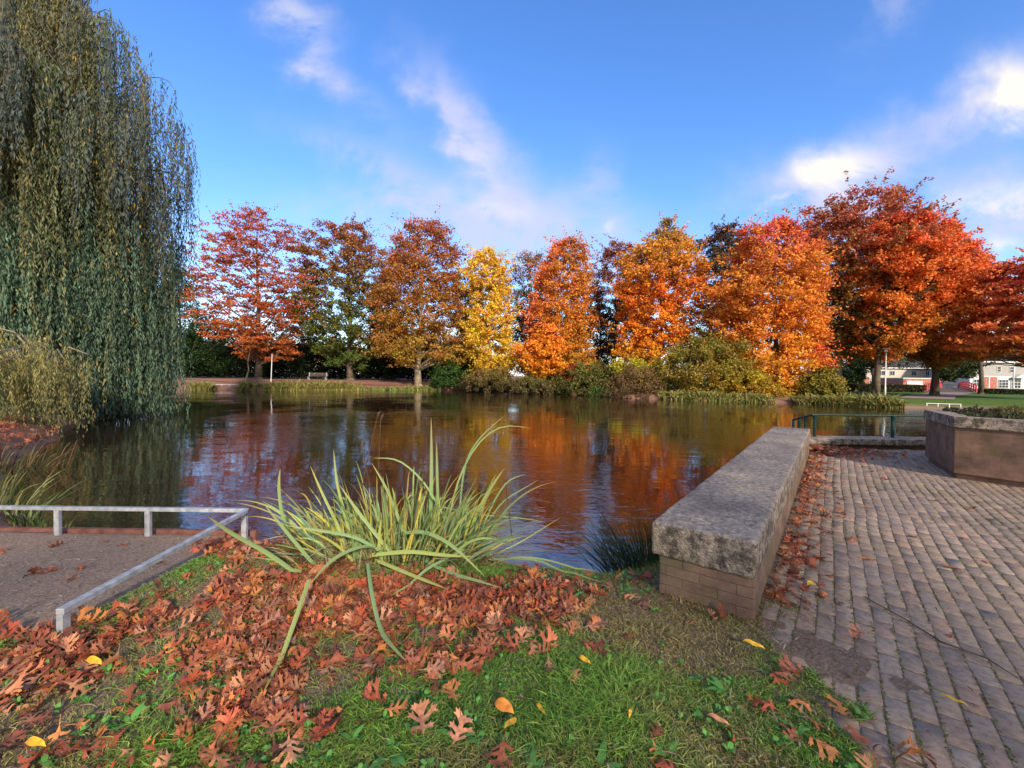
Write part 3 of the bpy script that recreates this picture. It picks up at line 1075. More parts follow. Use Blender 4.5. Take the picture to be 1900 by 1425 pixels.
# unseen oaks added behind the viewer: shade for the bank, source of the leaves
def shade_oak(label, x, y, h, r, seed, n_leaf):
    global rng
    keep = rng
    rng = np.random.default_rng(900 + seed)
    root = empty('added_shade_oak', (x, y, 0))
    tag(root, label, 'tree', 'unseen shade oaks added behind the viewer')
    n0 = 260
    d = unit(rng.normal(size=(n0, 3))) * (rng.random((n0, 1)) ** .4)
    C = d * np.array((r, r, h * .36)) + np.array((0, 0, h * .62))
    w = rng.integers(0, n0, n_leaf)
    pts = C[w] + rng.normal(size=(n_leaf, 3)) * np.array((.8, .8, .45))
    c = pick([(.36, .12, .04), (.42, .17, .05), (.28, .10, .04)], n_leaf, .2)
    leaves_mesh('crown', pts, .22, .15, c, root, flat=.3)
    mb = MB()
    mb.tube([(0, 0, -.2), (0, 0, .3), (.1, 0, 2.5), (0, .1, h * .5), (.1, 0, h * .85)], [.55, .38, .32, .2, .05], 10)
    for k in range(18):
        c_ = Vector(C[k])
        s = Vector((0, 0, max(2.4, c_.z - r * .6)))
        mb.tube([s, s.lerp(c_, .5) + Vector((0, 0, .3)), c_], [.10, .06, .02], 5, cap=False)
    mb.build('trunk', M_bark, root, smooth=True)
    rng = keep


shade_oak('unseen broad oak added for shade behind the viewer whose leaves lie on the grass', -2.5, -13, 15.5, 6.5, 1, SHADE_N)
shade_oak('unseen oak added for shade behind the viewer at the edge of the paving', 8.0, -14, 15.5, 6.5, 2, SHADE_N)
shade_oak('unseen oak added for shade behind the viewer beside the gravel terrace', -12, -15, 15, 6.5, 3, SHADE_N)
shade_oak('unseen oak added for shade behind the viewer far along the paving', 18.0, -12, 15, 6.5, 4, SHADE_N)

# dark woodland backing
GW = 'dark trees backing the far bank'
tree('woodland_tree', 'dark green tree half hidden behind the weeping willow', 335, 66,
     [(500, 318, 345), (530, 300, 365), (580, 280, 385), (630, 270, 410), (690, 270, 420)], [(0, (.012, .035, .008)), (1, (.03, .055, .02))], 11000, .3, seed=20, group=GW, clump=1.2)
tree('woodland_tree', 'low dark bushy tree left of the crimson tree trunk', 420, 70,
     [(596, 380, 440), (615, 350, 480), (650, 340, 510), (696, 340, 520)], [(0, (.01, .025, .008)), (1, (.05, .05, .015))], 8000, .25, seed=21, group=GW, clump=1.2)
tree('woodland_tree', 'dark leafy tree between the crimson and olive trees', 560, 72,
     [(560, 545, 580), (590, 520, 605), (640, 500, 630), (698, 490, 640)], [(0, (.01, .022, .008)), (1, (.03, .045, .015))], 9000, .25, seed=22, group=GW, clump=1.2)
tree('woodland_tree', 'dark green tree behind the trunk of the russet tree', 730, 72,
     [(590, 700, 760), (615, 670, 800), (650, 660, 830), (698, 650, 850)], [(0, (.01, .022, .008)), (1, (.04, .05, .015))], 9500, .25, seed=23, group=GW, clump=1.2)
tree('woodland_tree', 'deep green tree in the gap left of the maroon tree', 1080, 70,
     [(560, 1060, 1100), (600, 1040, 1120), (650, 1030, 1130), (700, 1030, 1140)], [(0, (.02, .035, .01)), (1, (.06, .07, .02))], 7000, .25, seed=24, group=GW, clump=1.1)
tree('woodland_tree', 'dark green tree behind the light forked trunk', 1545, 66,
     [(600, 1530, 1570), (625, 1505, 1590), (660, 1500, 1600), (706, 1500, 1605)], [(0, (.015, .03, .01)), (1, (.03, .045, .015))], 7500, .25, seed=25, group=GW, clump=1.1)
tree('woodland_tree', 'olive green tree over the garages between the two houses', 1768, 86,
     [(630, 1745, 1790), (650, 1735, 1802), (680, 1736, 1800), (701, 1742, 1798)], [(0, (.03, .04, .012)), (1, (.08, .07, .02))], 7000, .3, seed=26, group=GW, clump=1.6, leaf=(.4, .26))
tree('woodland_tree', 'dark green tree behind the cream house roof', 1660, 125,
     [(615, 1640, 1690), (640, 1600, 1720), (670, 1590, 1725), (690, 1590, 1730)], [(0, (.02, .03, .01)), (1, (.05, .06, .02))], 8000, .3, seed=27, group=GW, clump=1.6, leaf=(.4, .26))


tree('woodland_tree', 'dark olive tree filling the gap left of the yellow tree', 868, 70,
     [(540, 850, 890), (570, 835, 905), (640, 830, 910), (698, 830, 910)], [(0, (.03, .04, .012)), (1, (.10, .07, .025))], 6000, .25, seed=28, group=GW, clump=1.1)
tree('woodland_tree', 'dim olive tree in the gap between the olive and russet trees', 715, 70,
     [(500, 705, 725), (530, 690, 740), (600, 680, 750), (698, 680, 760)], [(0, (.02, .03, .01)), (1, (.08, .06, .025))], 6000, .25, seed=29, group=GW, clump=1.1)
tree('woodland_tree', 'dim brown tree filling behind the maroon tree and the golden one', 1160, 74,
     [(560, 1140, 1180), (600, 1120, 1200), (650, 1110, 1220), (700, 1110, 1220)], [(0, (.03, .035, .012)), (1, (.07, .06, .02))], 6000, .25, seed=30, group=GW, clump=1.1)
tree('woodland_tree', 'dim green tree low between the golden tree and the flame tree', 1300, 72,
     [(590, 1280, 1320), (620, 1265, 1335), (660, 1260, 1340), (704, 1260, 1345)], [(0, (.02, .03, .01)), (1, (.05, .05, .02))], 5000, .25, seed=31, group=GW, clump=1.1)
tree('woodland_tree', 'dim brown green tree behind the tall dark red oak', 1620, 70,
     [(560, 1600, 1640), (600, 1570, 1670), (650, 1565, 1690), (680, 1580, 1690)], [(0, (.04, .04, .015)), (1, (.10, .06, .025))], 6000, .25, seed=32, group=GW, clump=1.1)


# shrubs of the far bank
def shrub(name, label, px, D, rows, cols, n_, seed, group='shrubs along the far bank', clump=.6, leaf=(.2, .13)):
    r = tree(name, label, px, D, rows, cols, n_, .05, seed=seed, group=group, cat='shrub', clump=clump, leaf=leaf, limbs=8, shell=.25, tier=.6, crownname='foliage')
    for ch in r.children:
        if ch.name.startswith('trunk'):
            ch.name = 'stem'
    return r


shrub('shrub', 'dark green holly like shrub right of the russet tree trunk', 845, 56, [(665, 835, 855), (680, 808, 880), (700, 800, 895), (716, 800, 895)], [(0, (.03, .06, .015)), (1, (.05, .09, .02))], 5000, 40)
shrub('shrub', 'brown thicket under the yellow tree', 905, 51, [(684, 895, 925), (700, 865, 955), (722, 850, 970)], [(0, (.10, .065, .03)), (1, (.20, .12, .04))], 5500, 41)
shrub('shrub', 'tiny red bush right of the fiery orange sapling', 1060, 48, [(680, 1050, 1068), (690, 1042, 1074), (704, 1045, 1072)], [(0, (.22, .03, .02)), (1, (.32, .04, .03))], 1200, 42, clump=.4)
shrub('shrub', 'olive thicket under the brown orange tree', 1085, 48, [(675, 1070, 1110), (695, 1045, 1145), (715, 1030, 1160), (730, 1030, 1160)], [(0, (.09, .07, .025)), (1, (.15, .13, .03))], 6500, 43)
shrub('shrub', 'low brown thicket left of the reddish brown bush', 990, 49, [(700, 975, 1005), (712, 955, 1035), (728, 950, 1050)], [(0, (.09, .06, .03)), (1, (.16, .12, .04))], 3500, 44)
shrub('shrub', 'reddish brown twiggy bush hanging over the water', 1180, 42.5, [(682, 1160, 1205), (698, 1135, 1235), (720, 1120, 1245), (742, 1125, 1240)], [(0, (.13, .065, .035)), (1, (.21, .11, .05))], 5500, 45, leaf=(.16, .09))
shrub('shrub', 'large olive and gold bush between the two orange trees', 1300, 42, [(630, 1275, 1330), (645, 1250, 1375), (672, 1230, 1405), (704, 1222, 1412), (744, 1230, 1400)], [(0, (.26, .16, .02)), (.5, (.24, .15, .025)), (1, (.16, .12, .03))], 13000, 46, clump=.85)
shrub('shrub', 'gold green shrub tucked under the golden orange tree', 1165, 46, [(668, 1150, 1185), (682, 1135, 1230), (700, 1140, 1240), (720, 1145, 1240)], [(0, (.20, .16, .02)), (1, (.42, .32, .03))], 4500, 47)
shrub('shrub', 'yellow orange low shrub at the foot of the flame tree', 1370, 40, [(690, 1345, 1395), (705, 1325, 1430), (730, 1320, 1450), (746, 1330, 1440)], [(0, (.30, .13, .02)), (1, (.42, .28, .03))], 6500, 48)
shrub('shrub', 'yellow green shrub between flame tree and pale trunk', 1520, 40, [(688, 1508, 1535), (700, 1490, 1552), (720, 1488, 1562), (738, 1490, 1560)], [(0, (.16, .12, .025)), (1, (.26, .18, .03))], 5000, 49)


# ------------------------------------------------------------------ hedges
def hedge(label, x0, x1, y, h, depth, cols, n_, group, seedz=0, wob=.5):
    z0 = gz((x0 + x1) / 2, y)
    root = empty('hedge', ((x0 + x1) / 2, y, z0))
    tag(root, label, 'hedge', group)
    x = rng.uniform(x0, x1, n_)
    top = h * (1 + wob * (fbm(x, x * 0, .25, seedz) - .5))
    # leaves mostly at the clipped surface
    z = z0 + top * (1 - rng.random(n_) ** 2 * .98)
    yy = y + depth * (rng.random(n_) ** 1.5 - .5)
    c = pick(cols, n_, .2)
    leaves_mesh('foliage', np.stack([x, yy, z], 1), .34 if h > 3 else .22, .26 if h > 3 else .15, c, root, loc=root.location)
    for k in range(int((x1 - x0) / 2.4)):
        mb = MB()
        xx = x0 + 2.4 * (k + .5) - (x0 + x1) / 2
        mb.tube([(xx, 0, -.1), (xx + .1, 0, h * .4), (xx + .3, .1, h * .75)], [.07, .05, .02], 5)
        mb.build('stem', M_bark, root)
    return root


hx0, hx1 = P(290, 700, 76)[0], P(880, 700, 76)[0]
hedge('long dark overgrown hedge behind the left trees', hx0, hx1, 76, 5.6, 2.5, [(.010, .022, .008), (.02, .03, .01), (.035, .03, .012)], 80000, 'hedges')
hedge('brown green clipped hedge left of the red footbridge', P(1560, 700, 58)[0], P(1712, 700, 58)[0], 58, .95, 1.2, [(.05, .045, .02), (.07, .05, .03), (.04, .05, .015)], 7000, 'hedges', 3, .25)
hedge('dark green clipped hedge in front of the beige house', P(1822, 700, 54)[0], P(1960, 700, 54)[0], 54, .62, 1.0, [(.02, .035, .012), (.04, .05, .02)], 7000, 'hedges', 5, .15)

tree('conifer', 'narrow clipped green conifer beside the cream house', 1591, 80,
     [(668, 1588, 1594), (676, 1583, 1600), (700, 1581, 1602), (716, 1581, 1602)], [(0, (.03, .07, .012)), (1, (.05, .10, .02))], 4500, .1, seed=60, group='conifers', cat='conifer', clump=.5, shell=.5)

# young leaning tree trunk and white post near the crimson tree
yt = tree('young_tree', 'slim pale young tree leaning beside the crimson tree trunk', 457, 55,
          [(610, 462, 480), (630, 455, 495), (655, 450, 490)], [(0, (.40, .10, .03)), (1, (.40, .09, .04))], 900, .10, lean=.5, seed=61, light_trunk=True, limbs=6, clump=.8, tier=.3)


# ------------------------------------------------------------------ weeping willow
def build_willow():
    T = np.array((-20.3, 18.5))
    z0 = gz(T[0], T[1])
    root = empty('weeping_willow', (T[0], T[1], z0))
    tag(root, 'huge weeping willow trailing its strands into the water', 'tree')
    RZ = np.array([(-.4, 4.4), (3, 4.7), (7, 5.0), (9, 5.5), (11.5, 5.7), (13.3, 5.1), (15.6, 4.2), (16.9, 2.3), (17.6, 1.7), (22, 1.6), (24, .5)])
    starts = []
    # arching boughs: each carries a curtain of strands
    boughs = []
    mb = MB()
    nb = 170
    for b_ in range(nb):
        th = rng.uniform(0, 2 * math.pi)
        if b_ % 3 != 0:                      # more boughs on the pond side
            th = rng.uniform(-2.3, .7)
        zt = rng.choice([3.5, 5, 6.5, 8.5, 10.2, 11.4, 13.2, 15.9, 18.5, 21.5]) + rng.normal(0, .35)
        rmax = np.interp(zt - .6, RZ[:, 0], RZ[:, 1]) * rng.uniform(.7, .98)
        if zt > 8 and rng.random() < .25:
            rmax *= .6
        d = np.array((math.cos(th), math.sin(th)))
        h0 = max(2.0, zt - rng.uniform(2.5, 4.5))
        pts = []
        for k in range(9):
            t = k / 8
            r = rmax * t
            z = h0 + (zt - h0) * math.sin(min(t * 1.25, 1) * math.pi / 2) - 1.1 * max(0, t - .75) ** 2 * 16 * .6
            sw = .35 * math.sin(t * 3 + b_)
            pts.append((d[0] * r - d[1] * sw, d[1] * r + d[0] * sw, z))
        boughs.append((np.array(pts), zt))
        rad = [.13 * (1 - t / 8) + .012 for t in range(9)]
        if zt > 10:
            rad = [q * .7 for q in rad]
        mb.tube([(p[0], p[1], p[2] - z0) for p in pts], rad, 5, cap=False)
    # trunk and two leaders
    mb.tube([(0, 0, -.3), (.1, .1, 1.2), (.3, 0, 3.5), (.1, .2, 8), (.3, 0, 13), (.2, .1, 18), (0, 0, 21.5)], [.95, .62, .55, .42, .3, .18, .05], 10)
    mb.tube([(.2, 0, 3), (1.2, -1.1, 6), (1.6, -1.8, 10), (.9, -1.4, 14)], [.4, .3, .2, .06], 8)
    mb.tube([(.2, 0, 2.5), (-1.2, -.8, 6), (-1.9, -1.5, 10), (-1.8, -1.6, 14)], [.4, .3, .2, .06], 8)
    mb.build('trunk', M_bark, root, smooth=True)
    # strands
    S, Ln, Cc = [], [], []
    arcs = []
    for bi, (pts, zt) in enumerate(boughs):
        ns = int(rng.integers(44, 70))
        pal = [(.125, .13, .055), (.10, .12, .06), (.15, .14, .06), (.085, .115, .065)]
        front = pts[-1, 1] < .5
        if not front:
            ns = int(ns * .45)
        bc = np.array(pal[rng.integers(0, 4)]) * rng.uniform(.8, 1.2)
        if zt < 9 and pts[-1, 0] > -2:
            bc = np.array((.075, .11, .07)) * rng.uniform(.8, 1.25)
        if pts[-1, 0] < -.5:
            bc = bc * np.array((1.35, 1.2, .85))  # left boughs brightened and warmed in colour to suggest sunlight
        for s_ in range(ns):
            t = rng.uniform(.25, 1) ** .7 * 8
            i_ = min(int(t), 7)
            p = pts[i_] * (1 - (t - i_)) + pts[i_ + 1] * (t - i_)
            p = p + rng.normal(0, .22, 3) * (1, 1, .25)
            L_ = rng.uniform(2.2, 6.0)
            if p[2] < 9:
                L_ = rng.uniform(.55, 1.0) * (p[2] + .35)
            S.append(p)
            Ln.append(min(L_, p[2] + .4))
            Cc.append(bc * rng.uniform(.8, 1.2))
    # skirt: strands that reach the pond all along the front
    ntuft = 170
    for q in range(ntuft):
        thc = rng.uniform(-2.6, .45)
        low = q % 5 < 2
        zc = rng.uniform(3.2, 8) if low else rng.uniform(5.5, 17)
        rf = rng.uniform(.80, 1.0)
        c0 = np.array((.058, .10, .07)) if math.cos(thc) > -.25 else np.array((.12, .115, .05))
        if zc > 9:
            c0 = np.array((.115, .11, .055)) * (1.0 if math.cos(thc) < .3 else .75)  # upper and left tufts coloured warmer, as if sunlit
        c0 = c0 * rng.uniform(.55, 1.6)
        if thc > -.75 and zc > 8 and rng.random() < .5:
            rf *= .78
        wd_ = rng.uniform(.05, .13)
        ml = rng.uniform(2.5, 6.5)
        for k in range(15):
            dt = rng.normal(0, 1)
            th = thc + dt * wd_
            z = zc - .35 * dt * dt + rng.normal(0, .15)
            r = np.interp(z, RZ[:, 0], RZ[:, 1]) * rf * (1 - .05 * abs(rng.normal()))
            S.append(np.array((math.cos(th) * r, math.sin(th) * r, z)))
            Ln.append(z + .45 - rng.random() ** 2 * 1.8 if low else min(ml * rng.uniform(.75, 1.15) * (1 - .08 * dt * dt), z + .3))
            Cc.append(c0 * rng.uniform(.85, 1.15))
    # arching leading shoots over the open right shoulder, thinly hung
    for q in range(26):
        th = rng.uniform(-1.0, .25)
        zc = rng.choice([16.2, 14.2, 12.2, 11.0, 9.6]) + rng.normal(0, .3)
        rr0 = np.interp(zc, RZ[:, 0], RZ[:, 1])
        r0_, r1_ = rr0 * .55, rr0 * rng.uniform(1.0, 1.10)
        pts = []
        for k in range(9):
            t = k / 8
            pts.append((r0_ + (r1_ - r0_) * math.sin(t * 1.75) / .98, zc - .5 + 1.1 * math.sin(t * 2.6) - 1.3 * t ** 3))
        mb3 = [(math.cos(th) * a, math.sin(th) * a, b - z0) for a, b in pts]
        arcs.append(mb3)
        for k in range(13):
            t = rng.uniform(.15, 1) * 8
            i_ = min(int(t), 7)
            a = pts[i_][0] + (pts[i_ + 1][0] - pts[i_][0]) * (t - i_)
            b = pts[i_][1] + (pts[i_ + 1][1] - pts[i_][1]) * (t - i_)
            S.append(np.array((math.cos(th) * a, math.sin(th) * a, b)) + rng.normal(0, .07, 3))
            Ln.append(rng.uniform(1.0, 3.4))
            Cc.append(np.array((.055, .075, .075)) * rng.uniform(.8, 1.2))
    mb = MB()
    for a in arcs:
        mb.tube(a, [.03, .028, .026, .022, .018, .015, .012, .009, .006], 4, cap=False)
    mb.build('shoots', M_bark, root)
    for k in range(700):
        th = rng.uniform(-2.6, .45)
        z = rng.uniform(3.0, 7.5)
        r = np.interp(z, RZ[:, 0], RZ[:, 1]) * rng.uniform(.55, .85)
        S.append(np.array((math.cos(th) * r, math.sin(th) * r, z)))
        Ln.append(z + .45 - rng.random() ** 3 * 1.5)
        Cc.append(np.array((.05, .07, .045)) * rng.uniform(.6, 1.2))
    # thin outer veil on the open right flank
    for k in range(150):
        th = rng.uniform(-1.1, .4)
        z = rng.choice([11.4, 13.2, 16.0]) + rng.normal(0, .25)
        r = np.interp(z, RZ[:, 0], RZ[:, 1]) * rng.uniform(.96, 1.06)
        S.append(np.array((math.cos(th) * r, math.sin(th) * r, z)))
        Ln.append(rng.uniform(1.5, 3.6))
        Cc.append(np.array((.07, .085, .075)) * rng.uniform(.8, 1.2))
    S = np.array(S)
    Ln = np.maximum(np.array(Ln), .4)
    Cc = np.array(Cc)
    print('willow strands', len(S))
    strands_foliage('crown', S, Ln, Cc, root, (0, 0, z0), .09, .22, .044)
    # low near skirt bough, yellowish
    S2, L2, C2 = [], [], []
    mb = MB()
    for k in range(15):
        a = rng.uniform(-1.9, -.35)
        c0 = np.array((6.4, -5.6, rng.uniform(.8, 1.9)))
        end = c0 + np.array((math.cos(a) * rng.uniform(.8, 2.3), math.sin(a) * rng.uniform(.6, 1.9), rng.uniform(-.1, .9)))
        if k > 9:
            end = c0 + np.array((rng.uniform(-3.5, -1), rng.uniform(-1, 1), rng.uniform(.2, 1.4)))
        st = np.array((4.6, -3.8, 1.4))
        mid = (st + end) / 2 + (0, 0, .55)
        mb.tube([tuple(st - (0, 0, z0)), tuple(mid - (0, 0, z0)), tuple(end - (0, 0, z0))], [.04, .03, .01], 5, cap=False)
        for s_ in range(34):
            t = rng.uniform(.2, 1)
            p = st * (1 - t) ** 2 + 2 * mid * t * (1 - t) + end * t * t + rng.normal(0, .18, 3)
            S2.append(p)
            L2.append(min(p[2] + .4, rng.uniform(.6, 2.3)))
            C2.append(np.array((.21, .19, .075)) * rng.uniform(.6, 1.25) if rng.random() < .6 else np.array((.12, .14, .07)))
    mb.build('bough', M_bark_light, root, smooth=True)
    strands_foliage('skirt_foliage', np.array(S2), np.array(L2), np.array(C2), root, (0, 0, z0), .05, .13, .03, spread=.5)


def strands_foliage(name, S, Ln, Cc, root, loc, spacing, ll, lw, spread=.12):
    cnt = np.maximum((Ln / spacing).astype(int), 2)
    idx = np.repeat(np.arange(len(S)), cnt)
    k = np.concatenate([np.arange(c) for c in cnt])
    t = (k + rng.random(len(k)) * .6) / cnt[idx]
    ph = rng.uniform(0, 6.28, (len(S), 3))
    sw = rng.normal(0, spread, (len(S), 2))
    d = t * Ln[idx]
    x = S[idx, 0] + sw[idx, 0] * t * Ln[idx] * .35 + .06 * np.sin(d * 2.1 + ph[idx, 0])
    y = S[idx, 1] + sw[idx, 1] * t * Ln[idx] * .35 + .06 * np.sin(d * 1.7 + ph[idx, 1])
    z = S[idx, 2] - d
    c = np.stack([x, y, z], 1) + rng.normal(0, .035, (len(x), 3))
    n_ = len(c)
    dr = np.stack([rng.normal(0, .3, n_), rng.normal(0, .3, n_), -np.ones(n_)], 1)
    dr = unit(dr)
    s = unit(np.cross(dr, rng.normal(size=(n_, 3))))
    L_ = ll * rng.uniform(.6, 1.3, (n_, 1))
    W_ = lw * rng.uniform(.7, 1.3, (n_, 1))
    c = c + dr * L_ * .4
    z_ok = c[:, 2] > WATER_Z + .02
    colr = Cc[idx] * (1 + rng.normal(0, .2, (n_, 1))) * np.array((1.4, 1.35, 1.2))
    yl = rng.random(n_) < .03
    colr[yl] = np.array((.34, .22, .04)) * rng.uniform(.6, 1.1, (yl.sum(), 1))
    c, dr, s, L_, W_, colr = c[z_ok], dr[z_ok], s[z_ok], L_[z_ok], W_[z_ok], colr[z_ok]
    c = c - np.array(loc)
    V = np.stack([c - dr * L_ / 2, c + s * W_ / 2, c + dr * L_ / 2, c - s * W_ / 2], 1)
    print(name, len(c))
    np_mesh(name, V.reshape(-1, 3), np.arange(len(c) * 4), np.full(len(c), 4), M_leaf, root, colors=np.clip(np.repeat(colr, 4, 0), .004, .8))


build_willow()


# ------------------------------------------------------------------ low wall
def slab(name, L_, W_, z0, z1, mat, parent, M, bev=.015, rough=.004, step=.06, seed=0, skip_bottom=True):
    """a weathered block: bevelled, its faces subdivided and knocked about"""
    bm = bmesh.new()
    bmesh.ops.create_cube(bm, size=1)
    for v in bm.verts:
        v.co = Vector(((v.co.x + .5) * L_, (v.co.y + .5) * W_, z0 + (v.co.z + .5) * (z1 - z0)))
    bmesh.ops.bevel(bm, geom=bm.edges[:], offset=bev, segments=3, affect='EDGES', profile=.5)
    for ax, ln in ((0, L_), (1, W_), (2, z1 - z0)):
        n_ = int(ln / step)
        for k in range(1, n_):
            co = [0, 0, z0]
            co[ax] += ln * k / n_
            no = [0, 0, 0]
            no[ax] = 1
            bmesh.ops.bisect_plane(bm, geom=bm.verts[:] + bm.edges[:] + bm.faces[:], plane_co=co, plane_no=no)
    box_uv(bm)
    bm.normal_update()
    for v in bm.verts:
        p = v.co * 9 + Vector((seed, seed * 2, 0))
        p2 = v.co * 34 + Vector((seed, 0, 7))
        v.co += v.normal * (rough * mnoise.noise(p) + rough * .6 * mnoise.noise(p2))
        q = mnoise.noise(v.co * 3.1 + Vector((0, seed, 0)))
        v.co.z += rough * .8 * q
    me = bpy.data.meshes.new(name)
    for v in bm.verts:
        v.co = M @ v.co
    bm.to_mesh(me)
    bm.free()
    me.polygons.foreach_set('use_smooth', [True] * len(me.polygons))
    me.materials.append(mat)
    o = bpy.data.objects.new(name, me)
    col.objects.link(o)
    if parent is not None:
        o.parent = parent
    return o


def build_low_wall():
    ang = math.atan2(WD[1], WD[0])
    root = empty('low_wall', (WALL_A[0], WALL_A[1], 0))
    root.rotation_euler = (0, 0, ang)
    tag(root, 'low brick wall with thick lichened concrete coping, running out beside the paving to the pond', 'wall')
    # local frame: x along the wall, y towards the pond
    slab('coping', WALL_LEN, WALL_W + .03, .26, .495, M_conc, root, Matrix.Translation((0, -.004, 0)), .022, .007, .07, 3)
    slab('brick_body', WALL_LEN - .04, WALL_W - .03, -.9, .262, M_wallbrick, root, Matrix.Translation((.022, 0.004, 0)), .012, .004, .09, 8)
    mb = MB()
    for (a, b) in ((WALL_LEN - .35, .28), (WALL_LEN - .35, .36), (WALL_LEN - .95, .27), (WALL_LEN - .95, .35)):
        mb.tube([(a, b, .49), (a, b, .502)], [.016, .013], 8)
    mb.build('bolt', M_bark, root)


build_low_wall()


# ------------------------------------------------------------------ kerb, railing, planter
def build_kerb():
    root = empty('kerb', (6.3, 9.4, 0))
    tag(root, kind='structure')
    x = .15
    for k in range(9):
        L_ = 1.02
        slab('kerb_slab', L_ - .012, .5, .075, .21, M_conc, root, Matrix.Translation((x, -.0, 0)), .014, .004, .12, 20 + k)
        x += L_
    slab('kerb_slab', .62, .34, .06, .205, M_conc, root, Matrix.Translation((-.42, -.62, 0)) @ Matrix.Rotation(math.atan2(WD[1], WD[0]), 4, 'Z') @ Matrix.Translation((0, -.1, 0)), .014, .004, .12, 33)
    mb = MB()
    mb.box(.1, 9.2, .09, .46, -.8, .08)
    mb.build('kerb_footing', M_plantbrick, root)


build_kerb()


def build_railing():
    root = empty('railing', (6.85, 9.72, .2))
    tag(root, 'dark green metal railing on the concrete kerb at the end of the paving', 'railing')
    for k in range(4):
        mb = MB()
        mb.tube([(k * 1.76, 0, 0), (k * 1.76, 0, .5)], .033, 10)
        mb.tube([(k * 1.76, 0, .38), (k * 1.76, 0, .49)], [.034, .05], 10)
        mb.box(k * 1.76 - .06, k * 1.76 + .06, -.06, .06, -.005, .012)
        mb.build('post', M_green, root, smooth=False)
    mb = MB()
    mb.tube([(-.08, 0, .5), (5.7, 0, .5)], .022, 10)
    mb.build('top_rail', M_green, root)
    mb = MB()
    mb.tube([(-.05, 0, .5), (.1, .9, .30)], .024, 10)
    mb.build('side_rail', M_green, root)
    for k in range(3):
        t = .35 + k * .32
        mb = MB()
        mb.tube([(-.05 + .15 * t, .9 * t, -.45), (-.05 + .15 * t, .9 * t, .5 - .2 * t)], .03, 8)
        mb.build('post', M_green, root)


build_railing()


